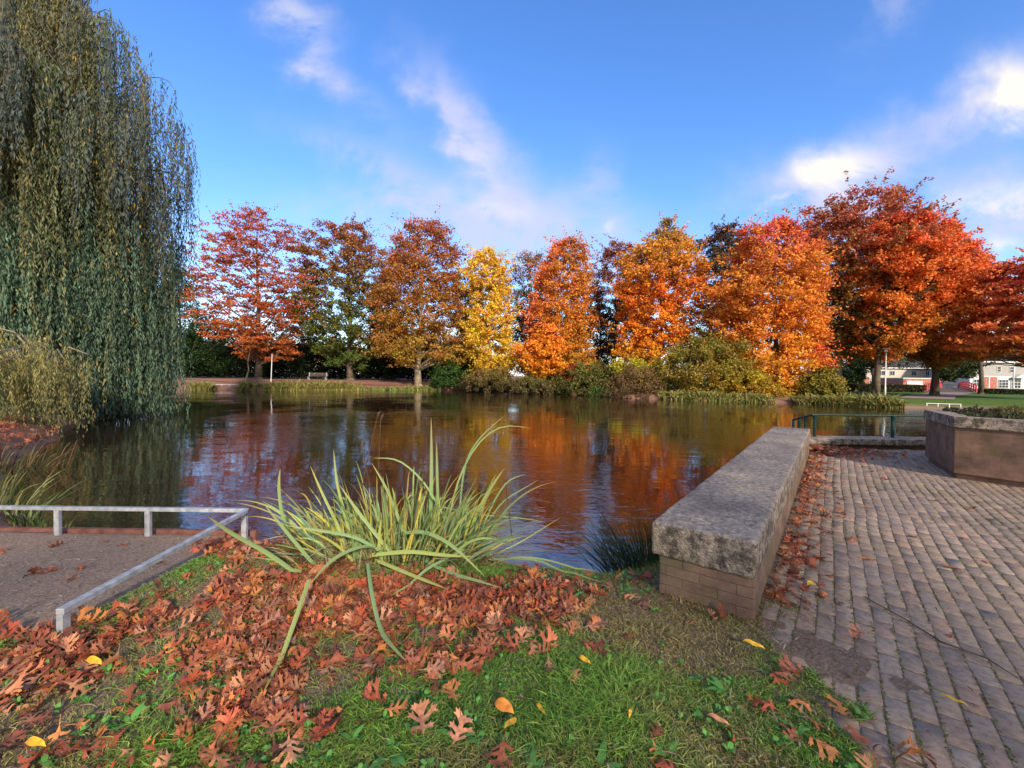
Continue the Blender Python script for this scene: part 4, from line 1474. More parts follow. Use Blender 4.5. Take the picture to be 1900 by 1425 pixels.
def build_planter():
    A = np.array((7.75, 8.05))
    B = np.array((6.82, 6.62))
    C_ = B + np.array((.56, -.83)) / 1.0 * 1.70
    pts = [A, B, C_]
    # close the polygon as an irregular hexagon
    c0 = np.array((9.0, 6.7))
    D_ = C_ + np.array((1.75, .15))
    E_ = np.array((11.2, 7.2))
    F_ = np.array((9.5, 8.6))
    pts = [A, B, C_, D_, E_, F_]
    ctr = sum(pts) / 6
    root = empty('brick_planter', (ctr[0], ctr[1], 0))
    tag(root, 'raised angular brick planter with concrete coping on the paving', 'planter')
    P_ = [p - ctr for p in pts]

    def off(d):
        return [p + p / np.linalg.norm(p) * d for p in P_]

    def ring(name, outer, inner, z0, z1, mat, bev):
        mb = MB()
        n_ = len(outer)
        # subdivide each side
        vo, vi = [], []
        for k in range(n_):
            for s in range(8):
                t = s / 8
                vo.append(outer[k] * (1 - t) + outer[(k + 1) % n_] * t)
                vi.append(inner[k] * (1 - t) + inner[(k + 1) % n_] * t)
        N_ = len(vo)
        V = [(p[0], p[1], z0) for p in vo] + [(p[0], p[1], z1) for p in vo] + [(p[0], p[1], z1) for p in vi] + [(p[0], p[1], z0) for p in vi]
        Fc = []
        for k in range(N_):
            j = (k + 1) % N_
            for a in range(4):
                b_ = (a + 1) % 4
                Fc.append((a * N_ + k, a * N_ + j, b_ * N_ + j, b_ * N_ + k))
        me = bpy.data.meshes.new(name)
        me.from_pydata(V, [], Fc)
        bm = bmesh.new()
        bm.from_mesh(me)
        bmesh.ops.recalc_face_normals(bm, faces=bm.faces)
        bmesh.ops.bevel(bm, geom=[e for e in bm.edges if e.calc_face_angle(0) > .4], offset=bev, segments=2, affect='EDGES')
        # UV along the side
        ul = bm.loops.layers.uv.verify()
        bm.normal_update()
        for f in bm.faces:
            n3 = f.normal
            tang = Vector((-n3.y, n3.x, 0))
            if tang.length < .3:
                for l in f.loops:
                    l[ul].uv = (l.vert.co.x, l.vert.co.y)
            else:
                tang.normalize()
                for l in f.loops:
                    l[ul].uv = (l.vert.co.dot(tang), l.vert.co.z)
        bm.to_mesh(me)
        bm.free()
        me.materials.append(mat)
        o = bpy.data.objects.new(name, me)
        col.objects.link(o)
        o.parent = root
        return o
    ring('brick_wall', P_, off(-.24), .085, .79, M_plantbrick, .006)
    ring('brick_plinth', off(-.05), off(-.22), -.1, .088, M_plantbrick, .004)
    ring('coping', off(.035), off(-.30), .788, .955, M_conc, .012)
    mb = MB()
    inn = off(-.24)
    mb.add([(p[0], p[1], .86) for p in inn] + [(p[0], p[1], .3) for p in inn], [tuple(range(6))[::-1]] + [(k, (k + 1) % 6, (k + 1) % 6 + 6, k + 6) for k in range(6)])
    mb.build('soil', mat_noise('planter_soil', [(.3, (.03, .02, .015)), (.7, (.09, .06, .045))], scale=12), root)
    # low heather and ivy
    pp = [tuple(p) for p in off(-.34)]
    n_ = 26000
    x = rng.uniform(-2.3, 2.4, n_)
    y = rng.uniform(-2.3, 2.0, n_)
    ok = poly_sd(pp, x, y) < .12
    x, y = x[ok], y[ok]
    hgt = .03 + .20 * np.clip(fbm(x, y, 2.4, 3) * 2 - .75, 0, 1)
    z = .86 + hgt * (1 - rng.random(len(x)) ** 2.2)
    c = pick([(.05, .07, .02), (.09, .10, .03), (.13, .12, .05), (.10, .045, .03), (.025, .03, .012), (.07, .09, .04)], len(x), .25)
    o = leaves_mesh('ground_cover', np.stack([x, y, z], 1), .07, .035, c, None)
    o.location = root.location
    o.name = 'low_shrub'
    tag(o, 'low dark heather and ivy covering the soil of the brick planter', 'plant')
    # yellowish shrub at the right end
    q = P(1888, 745, 6.9)
    sr = empty('shrub', (q[0], 6.95, .86))
    tag(sr, 'fine yellow green shrub standing in the brick planter at the picture edge', 'shrub')
    n_ = 5200
    d = rng.normal(size=(n_, 3))
    d = unit(d) * rng.uniform(.2, 1, (n_, 1)) ** .5 * np.array((.42, .36, .26))
    d[:, 2] = np.abs(d[:, 2]) * 1.0
    c = pick([(.22, .19, .05), (.16, .16, .05), (.28, .22, .07), (.12, .10, .05)], n_, .2)
    leaves_mesh('foliage', d, .055, .014, c, sr)
    mb = MB()
    for k in range(14):
        a = rng.uniform(0, 6.28)
        mb.tube([(0, 0, -.04), (.1 * math.cos(a), .1 * math.sin(a), .1), (.3 * math.cos(a), .3 * math.sin(a), .22)], [.008, .006, .002], 4)
    mb.build('stem', M_bark, sr)


build_planter()


# ------------------------------------------------------------------ knee rails round the gravel terrace
def knee_rail(label, a, b, posts, zt, group, loc_z=None):
    root = empty('knee_rail', (a[0], a[1], 0))
    tag(root, label, 'railing', group)
    mb = MB()
    L_ = math.hypot(b[0] - a[0], b[1] - a[1])
    mb.bar((0, 0, zt - .0175), (b[0] - a[0], b[1] - a[1], zt - .0175), .046, .035)
    mb.build('top_rail', M_galv, root, bevel=.004)
    ang = math.atan2(b[1] - a[1], b[0] - a[0])
    for t in posts:
        x = (b[0] - a[0]) * t
        y = (b[1] - a[1]) * t
        zb = gz(a[0] + x, a[1] + y) - .12
        mb = MB()
        mb.box(-.025, .025, -.018, .018, zb, zt - .036, Matrix.Translation((x, y, 0)) @ Matrix.Rotation(ang, 4, 'Z'))
        p = mb.build('post', M_galv, root, bevel=.004)
    return root


r_ = knee_rail('low galvanised knee rail along the water edge of the gravel terrace', (-2.60, 4.24), (-8.0, 4.24), [.0056, .182, .348, .51, .68, .84, .995], .155, 'low metal rails')
r_ = knee_rail('low galvanised knee rail running from the corner towards the leaves', (-2.53, 2.40), (-2.60, 4.21), [.012], .158, 'low metal rails')
mb = MB()
mb.box(-6.4, 0, -.025, .025, -.55, .0)
o = mb.build('edge_board', M_redboard, None, bevel=.004, loc=(-2.58, 4.36, -.105))
tag(o, 'reddish brown timber edging board holding the gravel terrace against the water', 'edging board')

# white knee rails far away
for (lab, p0, p1, D0, D1, n_) in (('thin white knee rail on the far bank between two reed beds', 396, 442, 51, 51, 4),
                                  ('thin white knee rail at the lawn edge just above the planter', 1720, 1785, 31.3, 30.6, 4)):
    a = P(p0, 700, D0)
    b = P(p1, 700, D1)
    za = gz(a[0], D0) + .2
    root = empty('knee_rail', (a[0], D0, 0))
    tag(root, lab, 'railing', 'white knee rails')
    mb = MB()
    mb.bar((0, 0, za), (b[0] - a[0], D1 - D0, za), .05, .04)
    mb.build('top_rail', M_white, root)
    for k in range(n_):
        t = (k + .05) / (n_ - .9)
        mb = MB()
        x, y = (b[0] - a[0]) * t, (D1 - D0) * t
        mb.box(x - .025, x + .025, y - .025, y + .025, gz(a[0] + x, D0 + y) - .1, za - .021)
        mb.build('post', M_white, root)

# ------------------------------------------------------------------ street lamps, bench, post
def lamp(px, D, label, h=4.2, proto=None):
    x = P(px, 700, D)[0]
    root = empty('street_lamp', (x, D, gz(x, D)))
    tag(root, label, 'street lamp', 'white park lamps')
    mb = MB()
    mb.tube([(0, 0, -.1), (0, 0, .9), (0, 0, .92), (0, 0, h)], [.085, .08, .06, .045], 10)
    mb.build('post', M_white, root, smooth=True)
    mb = MB()
    mb.tube([(0, 0, h), (0, 0, h + .06), (0, 0, h + .22), (0, 0, h + .30)], [.06, .14, .17, .10], 14)
    mb.build('lamp_head', mat_noise('frosted_lens', [(.4, (.6, .62, .65)), (.6, (.75, .76, .78))], scale=1, rough=.3, bump=0), root, smooth=True)
    mb = MB()
    mb.tube([(0, 0, h + .30), (0, 0, h + .33), (0, 0, h + .40), (0, 0, h + .43)], [.34, .36, .2, .04], 16)
    mb.build('lamp_shade', M_white, root, smooth=True)
    return root


lamp(1643, 42, 'white park lamp with flat round cap under the orange oak', 4.3)
lamp(1881, 62, 'white park lamp in front of the beige house porch', 4.6)

x = P(503, 700, 53)[0]
mb = MB()
mb.tube([(0, 0, -.1), (0, 0, .35)], .08, 10)
mb.tube([(0, 0, .3), (.12, 0, 3.4)], [.05, .045], 10)
mb.tube([(.12, 0, 3.4), (.122, 0, 3.46)], [.07, .03], 10)
o = mb.build('white_post', M_white, None, loc=(x, 53, gz(x, 53)))
tag(o, 'plain white leaning pole under the crimson tree', 'pole')


def bench():
    x = P(586, 700, 60)[0]
    z = gz(x, 60)
    root = empty('park_bench', (x, 60, z))
    tag(root, 'long weathered wooden bench in front of the dark hedge', 'bench')
    mb = MB()
    for k in range(4):
        mb.box(-1.4, 1.4, .28 + k * .12 - .05, .28 + k * .12 + .05, .42, .46)
    mb.build('seat', M_wood, root)
    mb = MB()
    for k in range(3):
        mb.box(-1.4, 1.4, .74, .78, .58 + k * .15, .69 + k * .15)
    mb.build('backrest', M_wood, root)
    for s in (-1.2, 1.2):
        mb = MB()
        mb.box(s - .04, s + .04, .26, .34, -.1, .419)
        mb.box(s - .04, s + .04, .68, .739, -.1, 1.02)
        mb.box(s - .04, s + .04, .34, .68, .36, .419)
        mb.build('leg', M_galv, root)


bench()


# ------------------------------------------------------------------ houses
def window(mbx, root, x0, x1, z0, z1, y, nx=2, nz=2):
    mb = MB()
    t = .09
    mb.box(x0, x1, y - .08, y + .02, z0, z0 + t)
    mb.box(x0, x1, y - .08, y + .02, z1 - t, z1)
    mb.box(x0, x0 + t, y - .08, y + .02, z0 + t, z1 - t)
    mb.box(x1 - t, x1, y - .08, y + .02, z0 + t, z1 - t)
    for k in range(1, nx):
        xx = x0 + (x1 - x0) * k / nx
        mb.box(xx - .035, xx + .035, y - .07, y + .01, z0 + t, z1 - t)
    for k in range(1, nz):
        zz = z0 + (z1 - z0) * k / nz
        mb.box(x0 + t, x1 - t, y - .065, y + .005, zz - .035, zz + .035)
    w = mb.build('window', M_white, root)
    mb = MB()
    mb.box(x0 + t, x1 - t, y - .02, y + .0, z0 + t, z1 - t)
    mb.build('pane', M_glass, w)


def build_houses():
    D = 95.0

    def X(px):
        return P(px, 700, D)[0]

    def Zf(px, py):
        return P(px, py, D)[2]
    x0 = X(1800)
    zb = gz(x0, D)
    root = empty('house', (x0, D, zb))
    tag(root, 'beige two storey house with white window frames and brick panel', 'house', 'houses beyond the lawn')
    f = lambda px: X(px) - x0
    g = lambda py: Zf(1850, py) - zb
    x1 = f(1945)
    eave = g(673)
    mid = g(697)
    mb = MB()
    mb.box(0, x1, 0, 9, mid, eave)
    mb.build('upper_wall', M_beige, root)
    mb = MB()
    mb.box(0, x1, .05, 9, -.2, mid - .003)
    mb.build('lower_wall', M_wallwhite, root)
    mb = MB()
    mb.box(f(1824), f(1850), -.03, .048, -.2, mid - .3)
    mb.build('brick_panel', M_farbrick, root)
    mb = MB()
    mb.box(f(1834), f(1836), -.10, -.032, -.2, mid - .3)
    mb.build('drainpipe', M_white, root)
    mb = MB()
    mb.box(-.5, x1 + .5, -.6, 9.4, eave + .003, eave + .28)
    mb.build('fascia', M_white, root)
    mb = MB()
    rz = g(660)
    mb.add([(-.5, -.6, eave + .29), (x1 + .5, -.6, eave + .29), (x1 + .5, 9.4, eave + .29), (-.5, 9.4, eave + .29), (.8, 4.2, rz + 1.0), (x1 - .8, 4.2, rz + 1.0)],
           [(0, 1, 5, 4), (1, 2, 5), (2, 3, 4, 5), (3, 0, 4), (3, 2, 1, 0)])
    mb.build('roof', M_roofdark, root)
    window(None, root, f(1805), f(1813), g(692), g(679), -.02, 1, 2)
    window(None, root, f(1849), f(1856.5), g(690.5), g(679.5), -.02, 1, 2)
    window(None, root, f(1872), f(1882), g(691), g(680), -.02, 1, 2)
    window(None, root, f(1806), f(1823), g(717), g(704), -.02, 3, 2)
    window(None, root, f(1852.5), f(1871), g(720), g(704), -.02, 3, 3)
    window(None, root, f(1876), f(1894), g(720), g(704), -.02, 3, 3)
    mb = MB()
    mb.add([(f(1873), -1.2, g(701)), (f(1897), -1.2, g(701)), (f(1885), -1.2, g(694)), (f(1873), -.003, g(701)), (f(1897), -.003, g(701)), (f(1885), -.003, g(694))],
           [(0, 1, 2), (3, 5, 4), (0, 3, 4, 1), (1, 4, 5, 2), (2, 5, 3, 0)])
    mb.build('porch_canopy', M_white, root)
    # cream house on the left with garage
    D2 = 108.0
    X2 = lambda px: P(px, 700, D2)[0]
    x0 = X2(1604)
    zb = gz(x0, D2)
    root = empty('house', (x0, D2, zb))
    tag(root, 'cream two storey house seen under the oak crowns', 'house', 'houses beyond the lawn')
    f = lambda px: X2(px) - x0
    g = lambda py: P(1670, py, D2)[2] - zb
    eave = g(684)
    x1 = f(1742)
    mb = MB()
    mb.box(0, x1, 0, 9, g(703), eave)
    mb.build('upper_wall', M_cream, root)
    mb = MB()
    mb.box(0, x1, .05, 9, -.2, g(703) - .003)
    mb.build('lower_wall', M_farbrick, root)
    mb = MB()
    mb.box(-.6, x1 + .6, -.6, 9.4, eave + .003, eave + .25)
    mb.build('fascia', M_white, root)
    mb = MB()
    rz = g(672)
    mb.add([(-.6, -.6, eave + .26), (x1 + .6, -.6, eave + .26), (x1 + .6, 9.4, eave + .26), (-.6, 9.4, eave + .26), (.8, 4.4, rz + 1.2), (x1 - .8, 4.4, rz + 1.2)],
           [(0, 1, 5, 4), (1, 2, 5), (2, 3, 4, 5), (3, 0, 4), (3, 2, 1, 0)])
    mb.build('roof', M_roofdark, root)
    for (a, b) in ((1614, 1622), (1628, 1642), (1650, 1660), (1690, 1700), (1716, 1724)):
        window(None, root, f(a), f(b), g(697), g(688), -.02, 2, 1)
    for (a, b) in ((1613, 1620), (1627, 1640), (1648, 1654)):
        window(None, root, f(a), f(b), g(717), g(706), -.02, 2, 1)
    # garages
    D3 = 98.0
    X3 = lambda px: P(px, 700, D3)[0]
    x0 = X3(1676)
    zb = gz(x0, D3)
    root = empty('garage', (x0, D3, zb))
    tag(root, 'red brick garage with a wide pale roller door', 'garage')
    f = lambda px: X3(px) - x0
    g = lambda py: P(1720, py, D3)[2] - zb
    mb = MB()
    mb.box(0, f(1762), 0, 6, -.2, g(703))
    mb.build('brick_wall', M_farbrick, root)
    mb = MB()
    mb.box(-.1, f(1762) + .1, -.1, 6.1, g(703) + .003, g(703) + .2)
    mb.build('flat_roof', M_white, root)
    mb = MB()
    n_ = 7
    za, zc = -.1, g(707)
    for k in range(n_):
        h = (zc - za) / n_
        mb.box(f(1683), f(1712), -.05, -.003, za + h * k + .02, za + h * (k + 1))
    mb.build('garage_door', M_white, root)
    x0 = X3(1764)
    root = empty('garage', (x0, D3 + 2, zb))
    tag(root, 'low garage with pale blue canopy beside the beige house', 'garage')
    f = lambda px: X3(px) - x0
    mb = MB()
    mb.box(0, f(1798), 0, 5, -.2, g(702))
    mb.build('brick_wall', M_farbrick, root)
    mb = MB()
    mb.box(f(1776), f(1799), -1.2, -.003, g(708), g(706))
    mb.build('canopy', M_white, root)
    mb = MB()
    mb.box(f(1779), f(1797), -.06, -.003, -.1, g(709.5))
    mb.build('garage_door', M_galv, root)


build_houses()


def build_car():
    D = 84
    x = P(1752, 700, D)[0]
    root = empty('parked_car', (x, D, gz(x, D)))
    tag(root, 'dark hatchback parked beyond the footbridge', 'car')
    prof = [(-2.1, .3), (-2.1, .75), (-1.9, .95), (-1.2, 1.02), (-.7, 1.42), (.9, 1.45), (1.6, 1.05), (2.05, .9), (2.1, .3)]
    mb = MB()
    n_ = len(prof)
    V = []
    for (yy, k) in ((-.85, 1), (-.75, 0), (.75, 0), (.85, 1)):
        for (a, b) in prof:
            V.append((a, yy if k or b < 1.1 else yy * .85, b))
    V = [(a, -.85 if b < 1.1 else -.68, b) for a, b in prof] + [(a, .85 if b < 1.1 else .68, b) for a, b in prof]
    Fc = [tuple(range(n_)), tuple(range(2 * n_ - 1, n_ - 1, -1))] + [(k, k + n_, (k + 1) % n_ + n_, (k + 1) % n_) for k in range(n_)]
    mb.add(V, Fc)
    mb.build('body', M_car, root, bevel=.04)
    mb = MB()
    mb.add([(-1.02, -.83, 1.06), (1.4, -.83, 1.06), (.82, -.73, 1.38), (-.66, -.73, 1.38), (-1.02, -.80, 1.06), (1.4, -.80, 1.06), (.82, -.70, 1.38), (-.66, -.70, 1.38)],
           [(0, 1, 2, 3), (7, 6, 5, 4), (0, 4, 5, 1), (1, 5, 6, 2), (2, 6, 7, 3), (3, 7, 4, 0)])
    mb.build('window', M_glass, root)
    for sx in (-1.3, 1.3):
        for sy in (-.86, .68):
            mb = MB()
            mb.tube([(sx, sy, .32), (sx, sy + .18, .32)], .32, 14)
            w = mb.build('wheel', M_roofdark, root)
    for sx in (-2.08,):
        mb = MB()
        mb.box(sx - .06, sx, -.75, -.45, .62, .76)
        mb.build('headlight', M_white, root)
        mb = MB()
        mb.box(sx - .06, sx, .45, .75, .62, .76)
        mb.build('headlight', M_white, root)


build_car()


def build_bridge():
    q = [P(px, 700, D) for px, D in ((1716, 60), (1747, 71), (1779, 71), (1812, 60))]
    q = [Vector((a[0], a[1], 0)) for a in q]
    z0 = gz(q[0].x, q[0].y) - .1
    root = empty('footbridge', (q[0].x, q[0].y, z0))
    tag(root, 'small arched footbridge with red railings behind the lawn', 'footbridge')
    o_ = q[0].copy()
    K_ = 12
    arch = lambda t: .12 + .5 * math.sin(math.pi * t)

    def side(a, b, t):
        # flared approach, straight middle
        f = 1 - (1 - t) ** 1.5
        return a.lerp(b, f) - o_
    mb = MB()
    for k in range(K_):
        t0, t1 = k / K_, (k + 1) / K_
        c = [side(q[0], q[1], t0), side(q[0], q[1], t1), side(q[3], q[2], t1), side(q[3], q[2], t0)]
        h = [arch(t0), arch(t1), arch(t1), arch(t0)]
        mb.add([(p.x, p.y, z - .25) for p, z in zip(c, h)] + [(p.x, p.y, z) for p, z in zip(c, h)],
               [(0, 3, 2, 1), (4, 5, 6, 7), (0, 1, 5, 4), (1, 2, 6, 5), (2, 3, 7, 6), (3, 0, 4, 7)])
    mb.build('deck', M_wood, root)
    for a, b in ((q[0], q[1]), (q[3], q[2])):
        mb = MB()
        for k in range(K_ + 1):
            t = k / K_
            p = side(a, b, t)
            mb.box(p.x - .06, p.x + .06, p.y - .06, p.y + .06, arch(t) - .3, arch(t) + 1.0)
        for zz, w in ((1.0, .12), (.6, .09), (.2, .2)):
            for k in range(K_):
                t0, t1 = k / K_, (k + 1) / K_
                p0, p1 = side(a, b, t0), side(a, b, t1)
                mb.bar((p0.x, p0.y, arch(t0) + zz), (p1.x, p1.y, arch(t1) + zz), .07, w)
        mb.build('railing', M_red, root)


build_bridge()

# paths on the far side
M_path = mat_noise('path_gravel', [(.35, (.20, .15, .13)), (.7, (.30, .23, .20))], scale=1.5, rough=.95, bump=.2)


def ribbon(name, centre, width, mat, lift=.02):
    c = np.array(centre, float)
    n_ = 40
    t = np.linspace(0, len(c) - 1, n_)
    x = np.interp(t, np.arange(len(c)), c[:, 0])
    y = np.interp(t, np.arange(len(c)), c[:, 1])
    tx, ty = np.gradient(x), np.gradient(y)
    L_ = np.hypot(tx, ty)
    nx, ny = -ty / L_, tx / L_
    V = []
    m_ = 5
    for k in range(m_):
        o_ = (k / (m_ - 1) - .5) * width
        px_, py_ = x + nx * o_, y + ny * o_
        V.append(np.stack([px_, py_, ground_h(px_, py_) + lift], 1))
    V = np.stack(V, 1)
    q = []
    for i in range(n_ - 1):
        for k in range(m_ - 1):
            a = i * m_ + k
            q.append((a, a + m_, a + m_ + 1, a + 1))
    q = np.array(q)
    o = np_mesh(name, V.reshape(-1, 3), q.ravel(), np.full(len(q), 4), mat, smooth=True)
    tag(o, kind='structure')


ribbon('path', [(36, 37.5), (46, 47), (59.5, 58), (62, 59)], 3.5, M_path, .03)
ribbon('path', [(62.5, 57), (80, 54), (110, 52)], 3.0, mat_noise('path_red', [(.35, (.30, .14, .12)), (.7, (.38, .20, .17))], scale=1, rough=.95, bump=.1), .05)
ribbon('path', [(-60, 56), (-30, 56), (-12, 60), (2, 62), (14, 60)], 3.0, mat_noise('path_leafy', [(.35, (.20, .09, .065)), (.7, (.30, .15, .10))], scale=2, rough=.95, bump=.3), .05)


# ------------------------------------------------------------------ reeds of the far shore
def reed_strip(pxs, h, n_, cols, seed_o, inset=.15, name='reeds'):
    # follow the shoreline polygon (world), offset landwards
    P0 = [G(px, py, -.5) for px, py in pxs]
    P0 = np.array(P0)
    seg = rng.uniform(0, len(P0) - 1, n_)
    x = np.interp(seg, np.arange(len(P0)), P0[:, 0])
    y = np.interp(seg, np.arange(len(P0)), P0[:, 1])
    y = y + rng.uniform(-.5, 1.0, n_) + inset
    cl = fbm(x, y * 0, .55, seed_o)
    ok = cl > .43
    x, y, cl = x[ok], y[ok], cl[ok]
    n_ = len(x)
    z = np.maximum(ground_h(x, y), WATER_Z)
    hh = h * .78 * (.35 + cl) * rng.uniform(.6, 1.2, n_)
    an = rng.uniform(0, 6.28, n_)
    rch = hh * rng.uniform(.15, 1.1, n_)
    k_ = 6
    t = np.linspace(0, 1, k_)[None]
    px_ = x[:, None] + np.cos(an)[:, None] * rch[:, None] * t ** 1.6
    py_ = y[:, None] + np.sin(an)[:, None] * rch[:, None] * t ** 1.6
    drop = rng.uniform(0, .9, n_)[:, None]
    pz_ = z[:, None] + hh[:, None] * (t - drop * t ** 2.6 * .9)
    c = pick(cols, n_, .2)
    o = strips_mesh(name, np.stack([px_, py_, pz_], 2), np.full(n_, .075), c)
    tag(o, kind='stuff')
    return o


RC = [(.20, .22, .05), (.28, .26, .07), (.13, .18, .04), (.30, .22, .07), (.16, .11, .04)]
RG = [(.10, .20, .05), (.14, .26, .07), (.18, .24, .05), (.08, .14, .04)]
for i, (pxs, h, n_, cols) in enumerate([
        ([(296, 723), (350, 723), (396, 723)], 1.35, 1500, RC),
        ([(440, 725), (520, 725), (600, 724.5), (668, 724)], 1.25, 3400, RC),
        ([(668, 724), (760, 724), (870, 725)], .8, 1500, RC + RG),
        ([(985, 728), (1060, 732), (1150, 738)], 1.0, 2600, RG),
        ([(1225, 741), (1300, 744), (1400, 747)], .9, 2000, RC),
        ([(1400, 747), (1500, 750), (1600, 755), (1672, 758)], 1.0, 3200, RC)]):
    reed_strip(pxs, h, n_, cols, 30 + i)


# ------------------------------------------------------------------ foreground iris clump
def arc_pts(base, tip, up, k_=12, droop=0.0):
    t = np.linspace(0, 1, k_)[:, None]
    b = np.array(base)
    e = np.array(tip)
    c = (b + e) / 2 + np.array((0, 0, up))
    c[:2] = b[:2] * .62 + e[:2] * .38
    return b * (1 - t) ** 2 + 2 * c * t * (1 - t) + e * t * t


def build_iris():
    cx, cy = -1.02, 3.64
    root = empty('iris_clump', (cx, cy, gz(cx, cy)))
    tag(root, 'large spreading clump of strap leaved iris at the pond edge', 'plant')
    loc = tuple(root.location)
    greens = np.array([(.20, .32, .11), (.28, .38, .12), (.16, .26, .10), (.38, .42, .10), (.22, .34, .19), (.50, .44, .08), (.30, .24, .09), (.14, .20, .08)])
    L_, W_, C_ = [], [], []
    for k in range(600):
        a = rng.uniform(0, 6.28)
        r = math.sqrt(rng.random())
        bx, by = cx + .70 * r * math.cos(a) + .05, cy + .38 * r * math.sin(a)
        bz = gz(bx, by) - .02
        out = np.array((math.cos(a) * (.5 + r), math.sin(a) * .7 + rng.normal(0, .3)))
        h = rng.uniform(.28, .80) if k % 9 else rng.uniform(.8, 1.02)
        reach = rng.uniform(.03, .62) * (.4 + r)
        if bx < cx - .2:
            h *= .82
        tip = np.array((bx + out[0] * reach * .6 + rng.normal(0, .08), by + out[1] * reach * .4, bz + h * (rng.uniform(.55, 1) if k % 3 else rng.uniform(.15, .6))))
        L_.append(arc_pts((bx, by, bz), tip, h * rng.uniform(.0, .45)))
        W_.append(rng.uniform(.007, .021))
        c = greens[rng.integers(0, len(greens))] * rng.uniform(.7, 1.15)
        cc = np.repeat(c[None], 12, 0)
        if rng.random() < .22:
            f = np.linspace(0, 1, 12)[:, None] ** 2
            cc = cc * (1 - f) + np.array((.42, .26, .05)) * f
        C_.append(cc)
    # blades read off the photograph: pixel path + depths at both ends
    key = [([(715, 1062), (700, 1012), (660, 1015), (610, 1040), (575, 1085)], 3.5, 2.55, .036),
           ([(575, 1075), (560, 1120), (535, 1190), (510, 1260), (485, 1325)], 2.55, 1.88, .044),
           ([(683, 1045), (688, 1085), (700, 1150), (720, 1205), (755, 1240)], 2.85, 2.12, .038),
           ([(800, 1000), (800, 930), (801, 860), (800, 775)], 3.7, 3.7, .042),
           ([(815, 990), (812, 900), (810, 820)], 3.75, 3.75, .035),
           ([(830, 980), (845, 900), (880, 825), (930, 785), (985, 795)], 3.8, 3.9, .020),
           ([(850, 985), (860, 860), (890, 810), (940, 768)], 3.8, 3.9, .020),
           ([(520, 870), (517, 900), (522, 950), (535, 985)][::-1], 3.4, 3.3, .035),
           ([(490, 935), (530, 985), (585, 1050), (600, 1065)][::-1], 3.3, 3.0, .035),
           ([(386, 958), (430, 990), (490, 1020), (560, 1070)][::-1], 3.1, 2.6, .042),
           ([(530, 975), (600, 985), (660, 995), (710, 1025)][::-1], 3.3, 3.0, .030),
           ([(619, 835), (625, 900), (645, 970), (660, 1040)][::-1], 3.5, 3.5, .032),
           ([(576, 865), (600, 920), (640, 1000), (650, 1050)][::-1], 3.4, 3.4, .030),
           ([(630, 900), (665, 950), (700, 995), (730, 1030)][::-1], 3.3, 3.3, .035),
           ([(708, 960), (703, 1000), (712, 1060)][::-1], 3.3, 3.3, .035),
           ([(690, 1030), (760, 1022), (820, 1030), (878, 1033)], 3.2, 3.0, .036),
           ([(745, 990), (790, 985), (840, 1010), (900, 1070)], 3.4, 2.9, .035),
           ([(700, 1040), (760, 1065), (830, 1093)], 3.2, 2.8, .032),
           ([(790, 1045), (850, 1070), (930, 1090)], 3.3, 2.9, .030),
           ([(860, 1040), (880, 960), (910, 905), (935, 870)], 3.8, 3.8, .040),
           ([(880, 1030), (905, 950), (940, 890), (975, 880)], 3.8, 3.9, .022),
           ([(870, 1020), (900, 920), (920, 880)], 3.85, 3.85, .030),
           ([(880, 1010), (930, 930), (1000, 890)], 3.85, 4.0, .018),
           ([(820, 940), (880, 955), (960, 960), (1010, 968)], 3.8, 3.9, .015),
           ([(900, 1040), (960, 1035), (1020, 1040), (1070, 1090), (1115, 1122)], 3.6, 3.0, .020),
           ([(890, 1045), (980, 1030), (1060, 1050), (1110, 1080)], 3.6, 3.3, .016),
           ([(900, 1035), (960, 1010), (1040, 960)], 3.6, 3.9, .014),
           ([(725, 1120), (790, 1055), (860, 1020)][::-1], 3.4, 2.8, .026),
           ([(690, 860), (715, 900), (740, 960), (750, 1000)][::-1], 3.6, 3.6, .03),
           ([(690, 850), (740, 850), (790, 895), (830, 970)][::-1], 3.6, 3.6, .02)]
    for path, d0, d1, w in key:
        p = np.array(path, float)
        kk = np.linspace(0, len(p) - 1, 12)
        # smooth resample
        xs = np.interp(kk, np.arange(len(p)), p[:, 0])
        ys = np.interp(kk, np.arange(len(p)), p[:, 1])
        for _ in range(2):
            xs[1:-1] = (xs[:-2] + 2 * xs[1:-1] + xs[2:]) / 4
            ys[1:-1] = (ys[:-2] + 2 * ys[1:-1] + ys[2:]) / 4
        ds = np.linspace(d0, d1, 12)
        q = np.array([P(a, b, c) for a, b, c in zip(xs, ys, ds)])
        zg = ground_h(q[:, 0], q[:, 1]) + .06
        q[:, 2] = np.maximum(q[:, 2], zg)
        L_.append(q)
        W_.append(w * .82)
        c = np.array([(.25, .36, .14), (.33, .40, .12), (.22, .34, .15)])[rng.integers(0, 3)]
        cc = np.repeat(c[None], 12, 0)
        f = np.linspace(0, 1, 12)[:, None] ** 4 * .7
        C_.append(cc * (1 - f) + np.array((.40, .30, .08)) * f)
    n_ = len(L_)
    side = np.stack([np.ones(n_), rng.normal(0, .45, n_), rng.normal(0, .12, n_)], 1)
    for k in range(n_ - len(key), n_):
        tv = L_[k][-1] - L_[k][0]
        side[k] = np.cross(tv / np.linalg.norm(tv), np.array((.1 * rng.normal(), 1.0, -.35)))
    strips_mesh('blades', np.array(L_), np.array(W_), np.array(C_) * 1.2, root, side=unit(side), loc=loc, fold=.35,
                taper=np.interp(np.linspace(0, 1, 12), [0, .25, .7, .9, 1], [.85, 1, .8, .4, .06]))
    # withered straw at the base
    n_ = 850
    a = rng.uniform(0, 6.28, n_)
    r = np.sqrt(rng.random(n_))
    bx = cx + .95 * r * np.cos(a)
    by = cy + .48 * r * np.sin(a)
    bz = ground_h(bx, by)
    Lp = []
